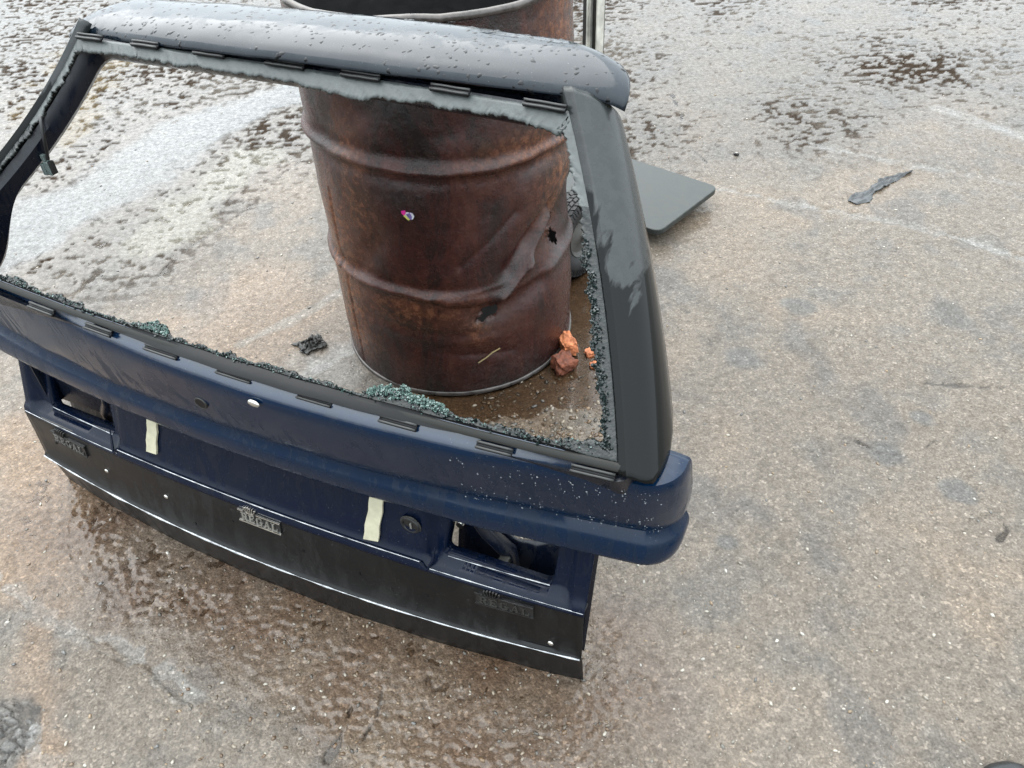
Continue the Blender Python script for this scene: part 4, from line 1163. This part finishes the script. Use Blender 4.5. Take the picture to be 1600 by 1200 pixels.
# ------------------------------------------------------------------ hand truck behind the drum
FRp = np.array([.454, 2.072]); uu = np.array([-.735, .679]); vv = np.array([.679, .735])
trk = empty('hand_truck', (FRp[0], FRp[1], .003), math.atan2(uu[1], uu[0]))
tag(trk, 'hand truck with grey toe plate and black tyre, standing behind the drum', 'hand truck')
# local x along the plate's near edge (away to the left), local -y away from the camera
W_, D_ = .70, .345
def platepoly():
    pts = [(0, 0), (W_, 0), (W_, -D_), (0, -D_)]
    return rrect(pts, .035, 6)
pp = platepoly(); n = len(pp)
V = [(x, y, .040) for x, y in pp] + [(x, y, .058 + .0) for x, y in pp]
F = [tuple(range(n))[::-1], tuple(range(n, 2 * n))] + [(i, (i + 1) % n, n + (i + 1) % n, n + i) for i in range(n)]
bm = bmesh.new(); me = mesh('toe_plate', V, F); bm.from_mesh(me); bmesh.ops.recalc_face_normals(bm, faces=bm.faces); bm.to_mesh(me); bm.free()
o = link('toe_plate', me, M['board'], trk); bev(o, .003)
V, F = merge([box(.44, -.02, .020, .50, .036, .036)]); o = link('channel', mesh('channel', V, F), M['rail_dark'], trk)
V, F = merge([box(.44, .001, .0415, .50, .006, .004), box(.44, .001, .003, .50, .006, .005)]); link('channel_edge', mesh('channel_edge', V, F), M['rail'], o)
V, F = merge([box(.44, .0125, .056, .51, .004, .006)]); link('edge_strip', mesh('edge_strip', V, F), M['rail'], trk)
V, F = merge([box(.35, -.22, .021, .60, .03, .034)]); link('runner', mesh('runner', V, F), M['rail_dark'], trk)
RH = 1.12
for x in (.236, .56):
    V, F = merge([box(x + .016, .028, RH / 2 + .03, .018, .028, RH), box(x - .016, .028, RH / 2 + .03, .018, .028, RH)])
    rl = link('rail', mesh('rail', V, F), M['rail_dark'], trk)
    V, F = merge([box(x, .040, RH / 2 + .03, .010, .022, RH), box(x - .026, .036, RH / 2 + .03, .004, .03, RH), box(x + .002, .053, RH / 2 + .03, .003, .006, RH)])
    link('rail_rib', mesh('rail_rib', V, F), M['rail'], rl)
for z_ in (.36, .70, 1.0): link('crossbar', mesh('crossbar', *box(.398, .028, z_, .30, .014, .03)), M['rail_dark'], trk)
V, F = tube([(.236, .03, 1.14), (.236, .06, 1.20), (.27, .10, 1.23), (.53, .10, 1.23), (.56, .06, 1.20), (.56, .03, 1.14)], .014, 10); link('handle', mesh('handle', V, F), M['rail_dark'], trk, 60)
V, F = tube([(.09, .235, .122), (.70, .235, .122)], .011, 12); link('axle', mesh('axle', V, F), M['steel'], trk, 60)
for x in (.236, .56):
    V, F = tube([(x, .03, .33), (x, .14, .24), (x, .235, .122)], .010, 8); link('axle_bracket', mesh('axle_bracket', V, F), M['rail_dark'], trk, 60)
def wheel(xc):
    r0 = .120; hw = .036
    wob = bpy.data.objects.new('wheel', None)
    # tyre: lathe about x, tread blocks added
    pr = [(-.022, .060), (-.030, .072), (-.037, .092), (-.034, .108), (-.026, .116), (-.013, .119), (0, .1195), (.013, .119), (.026, .116), (.034, .108), (.037, .092), (.030, .072), (.022, .060)]
    nn = 80; P = np.zeros((len(pr), nn, 3)); t = np.linspace(0, 2 * np.pi, nn, endpoint=False)
    for i, (dx, r) in enumerate(pr): P[i, :, 0] = xc + dx; P[i, :, 1] = .235 + r * np.cos(t); P[i, :, 2] = .122 + r * np.sin(t)
    ty = link('wheel', grid_mesh('wheel', P, closed_u=True), M['tyre'], trk, 60)
    bl = []
    for row, (dx, r) in enumerate(((-.026, .1165), (-.013, .1195), (0, .1200), (.013, .1195), (.026, .1165))):
        for k in range(44):
            a = 2 * math.pi * (k + .5 * (row % 2)) / 44
            cy, cz = .235 + r * math.cos(a), .122 + r * math.sin(a)
            ta = (-math.sin(a), math.cos(a)); ra = (math.cos(a), math.sin(a))
            V = []
            for i in (-1, 1):
                for j in (-1, 1):
                    for h in (-1, 1):
                        l = .0062 * j + .002 * i * (1 if row % 2 else -1); hh2 = .003 * h
                        V.append((xc + dx + .0052 * i, cy + ta[0] * l + ra[0] * hh2, cz + ta[1] * l + ra[1] * hh2))
            bl.append((V, [(0, 1, 3, 2), (4, 6, 7, 5), (0, 4, 5, 1), (2, 3, 7, 6), (0, 2, 6, 4), (1, 5, 7, 3)]))
    for sgx in (-1, 1):
        for k in range(64):
            a = 2 * math.pi * k / 64; V = []
            for i in (0, 1):
                for j in (-1, 1):
                    for h in (0, 1):
                        r = .098 + .014 * h; l = .0028 * j
                        V.append((xc + sgx * (.034 + .0045 * i - .003 * h), .235 + r * math.cos(a) - l * math.sin(a), .122 + r * math.sin(a) + l * math.cos(a)))
            bl.append((V, [(0, 1, 3, 2), (4, 6, 7, 5), (0, 4, 5, 1), (2, 3, 7, 6), (0, 2, 6, 4), (1, 5, 7, 3)]))
    o = link('tread', mesh('tread', *merge(bl)), M['tyre'], ty); o['kind'] = 'stuff'
    pr = [(-.018, .0), (-.018, .020), (-.012, .030), (-.012, .052), (-.022, .062), (.022, .062), (.012, .052), (.012, .030), (.018, .020), (.018, .0)]
    P = np.zeros((len(pr), 40, 3)); t = np.linspace(0, 2 * np.pi, 40, endpoint=False)
    for i, (dx, r) in enumerate(pr): P[i, :, 0] = xc + dx * 1.2; P[i, :, 1] = .235 + r * np.cos(t); P[i, :, 2] = .122 + r * np.sin(t)
    link('hub', grid_mesh('hub', P, closed_u=True), M['hub'], ty, 40)
    V, F = tube([(xc - .030, .235, .122), (xc + .030, .235, .122)], .010, 8); link('axle_nut', mesh('axle_nut', V, F), M['chrome'], ty)
wheel(.124); wheel(.665)

# ------------------------------------------------------------------ small things on the ground
def chunk(name, loc, size, mat, seed, rot=(0, 0, 0), rough=.12, cuts=8):
    bm = bmesh.new(); bmesh.ops.create_cube(bm, size=2); bmesh.ops.subdivide_edges(bm, edges=bm.edges, cuts=cuts, use_grid_fill=True)
    r = np.random.default_rng(seed); sh = r.random(3) * 10
    for v in bm.verts:
        c = np.array(v.co); L = np.linalg.norm(c)
        n_ = fbm(np.array([c[0] * 1.3 + sh[0] + c[2]]), np.array([c[1] * 1.3 + sh[1] - c[2] * .7]), 4, seed)[0]
        k = 1 - .14 * max(0, L - 1.15) / .58 + rough * n_
        v.co = Vector(c * k * np.array(size))
    me = bpy.data.meshes.new(name); bm.to_mesh(me); bm.free()
    o = link(name, me, mat, None, 60); o.location = loc; o.rotation_euler = rot; return o
M['brick_d'] = simple('dark_orange_brick', (.26, .075, .035), .75, nscale=60, var=.5, bstr=.9, bdist=.004, bscale=140)  # darker brick tone for the lower lump
q = gp(880, 563, .025)
o = chunk('brick', (q[0], q[1], .018), (.026, .024, .019), M['brick_d'], 5, (.15, .1, .5), .2, 14)
tag(o, 'dark orange lump of broken brick at the foot of the drum', 'brick', 'broken brick pieces by the drum')
q = gp(888, 538, .04)
o = chunk('brick', (q[0] + .0, q[1] + .012, .030), (.018, .027, .024), M['brick_o'], 9, (.1, -.2, .3), .2, 14)
tag(o, 'bright orange lump of broken brick right against the drum', 'brick', 'broken brick pieces by the drum')
for (a, b, s, m_, lb) in ((932, 528, .010, 'stone_p', 'small pale grey stone above the orange brick crumbs'), (924, 553, .014, 'brick_o', 'orange brick crumb nearer the drum, beside the broken glass edge'), (930, 572, .013, 'brick_o', 'small orange brick crumb half hidden behind the broken glass edge'), (937, 588, .011, 'stone_p', 'pale grey stone nearest the window pillar, below the orange crumbs')):
    if m_ not in M: M[m_] = simple('pale_stone', (.38, .34, .30), .5, nscale=60, var=.3)
    q = gp(a, b)
    o = chunk('stone_chip' if m_ == 'stone_p' else 'brick_crumb', (q[0], q[1], .004), (s, s * .8, s * .5), M[m_], int(a), (0, 0, a), .3, 4); tag(o, lb, 'stone' if m_ == 'stone_p' else 'brick crumb')
# black crumpled rag
q = gp(488, 543)
bm = bmesh.new(); bmesh.ops.create_grid(bm, x_segments=46, y_segments=30, size=1)
for v in bm.verts:
    x, y = v.co.x, v.co.y
    n1_ = fbm(np.array([x * 1.8 + 3]), np.array([y * 3.4]), 4, 44)[0]; n2_ = fbm(np.array([x * 1.6]), np.array([y * 1.6 + 8]), 3, 45)[0]
    ed = max(abs(x), abs(y)); r_e = 1 + .35 * n2_
    v.co = Vector((x * .036 * r_e, y * .026 * r_e + .006 * n1_, .005 + .022 * abs(n1_) * (1.1 - ed) + .010 * (1 - ed)))
me = bpy.data.meshes.new('rag'); bm.to_mesh(me); bm.free()
o = link('rag', me, M['rag'], None, 180); o.location = (q[0], q[1], .004); o.rotation_euler = (0, 0, .5); solid(o, .002, 0)
tag(o, 'crumpled black rag lying on the ground left of the drum', 'rag')
# torn plastic strip
ctl = np.array([gp(a, b)[:2] for a, b in ((1331, 320), (1352, 309), (1366, 298), (1380, 289), (1398, 281), (1424, 271))])
NL, NWd = 60, 12; P = np.zeros((NL, NWd, 3))
for i in range(NL):
    u = i / (NL - 1) * 5; k = min(int(u), 4); fr_u = u - k
    p = ctl[k] * (1 - fr_u) + ctl[k + 1] * fr_u; t_ = ctl[k + 1] - ctl[k]; t_ /= np.linalg.norm(t_); nrm = np.array([-t_[1], t_[0]])
    wd = np.interp(u, [0, .4, 1, 1.6, 2.2, 3, 4, 5], [.006, .020, .024, .012, .017, .019, .013, .002])
    for j in range(NWd):
        v = j / (NWd - 1) * 2 - 1
        ed = 1 + .35 * fbm(np.array([u * 2.2]), np.array([v * .8 + 3]), 3, 31)[0]
        split = .010 * max(0, 1 - u) * (1 if v > 0 else -1)                      # two torn tails
        c_ = p + nrm * (v * wd * ed + split)
        zf = .006 + .010 * abs(fbm(np.array([u * 1.5]), np.array([v * 1.6]), 3, 37)[0]) + .004 * math.cos(v * 5 + u * 2) * (1 - abs(u - 2.5) / 4)
        P[i, j] = (c_[0], c_[1], max(.005, zf))
o = link('plastic_strip', grid_mesh('plastic_strip', P), M['strip'], None, 180); solid(o, .0015, 0)
tag(o, 'torn grey black plastic strip lying alone on the pale asphalt', 'plastic scrap')
q = gp(1150, 244)
V, F = merge([tube([(q[0], q[1], .004), (q[0], q[1], .012)], .010, 6)]); o = link('hex_nut', mesh('hex_nut', V, F), M['rubber'], None)
V, F = tube([(q[0], q[1], .0122), (q[0], q[1], .0145)], .005, 12); link('nut_bore', mesh('nut_bore', V, F), M['stone_p'], o)
tag(o, 'small black nut on the asphalt beyond the toe plate', 'nut')
# photographer's shoe, only the toe is in the picture
q = gp(1548, 1192, .03)
shoe = empty('shoe', (q[0] + .005, q[1] - .005, .004), R_(-172))
tag(shoe, 'black shoe toe in the bottom right corner', 'shoe')
def loft(secs, seg=24):
    V = []; F = []
    for (y, hw, z0, z1, sh) in secs:
        for k in range(seg):
            a = 2 * math.pi * k / seg; c_, s_ = math.cos(a), math.sin(a)
            V.append((hw * abs(c_) ** .8 * (1 if c_ > 0 else -1) + sh, y, z0 + (z1 - z0) * (.5 + .5 * abs(s_) ** .8 * (1 if s_ > 0 else -1))))
    n_ = len(secs)
    for i in range(n_ - 1):
        for k in range(seg): F.append((i * seg + k, i * seg + (k + 1) % seg, (i + 1) * seg + (k + 1) % seg, (i + 1) * seg + k))
    F.append(tuple(range(seg))); F.append(tuple((n_ - 1) * seg + k for k in range(seg)))
    return V, F
V, F = loft([(-.004, .010, .022, .030, 0), (.000, .022, .016, .040, 0), (.010, .034, .014, .050, 0), (.03, .043, .013, .056, 0), (.06, .049, .013, .060, 0), (.10, .048, .013, .070, 0), (.14, .042, .013, .092, 0), (.18, .038, .013, .105, 0), (.23, .038, .013, .110, 0), (.26, .034, .013, .108, 0), (.275, .022, .016, .095, 0)])
link('upper', mesh('upper', V, F), M['shoe'], shoe, 60)
V, F = loft([(-.006, .012, .004, .014, 0), (.0, .026, .001, .016, 0), (.012, .039, 0, .017, 0), (.04, .049, 0, .017, 0), (.09, .051, 0, .017, 0), (.15, .042, 0, .017, 0), (.24, .041, 0, .02, 0), (.278, .026, 0, .02, 0)])
link('sole', mesh('sole', V, F), M['rubber'], shoe, 60)
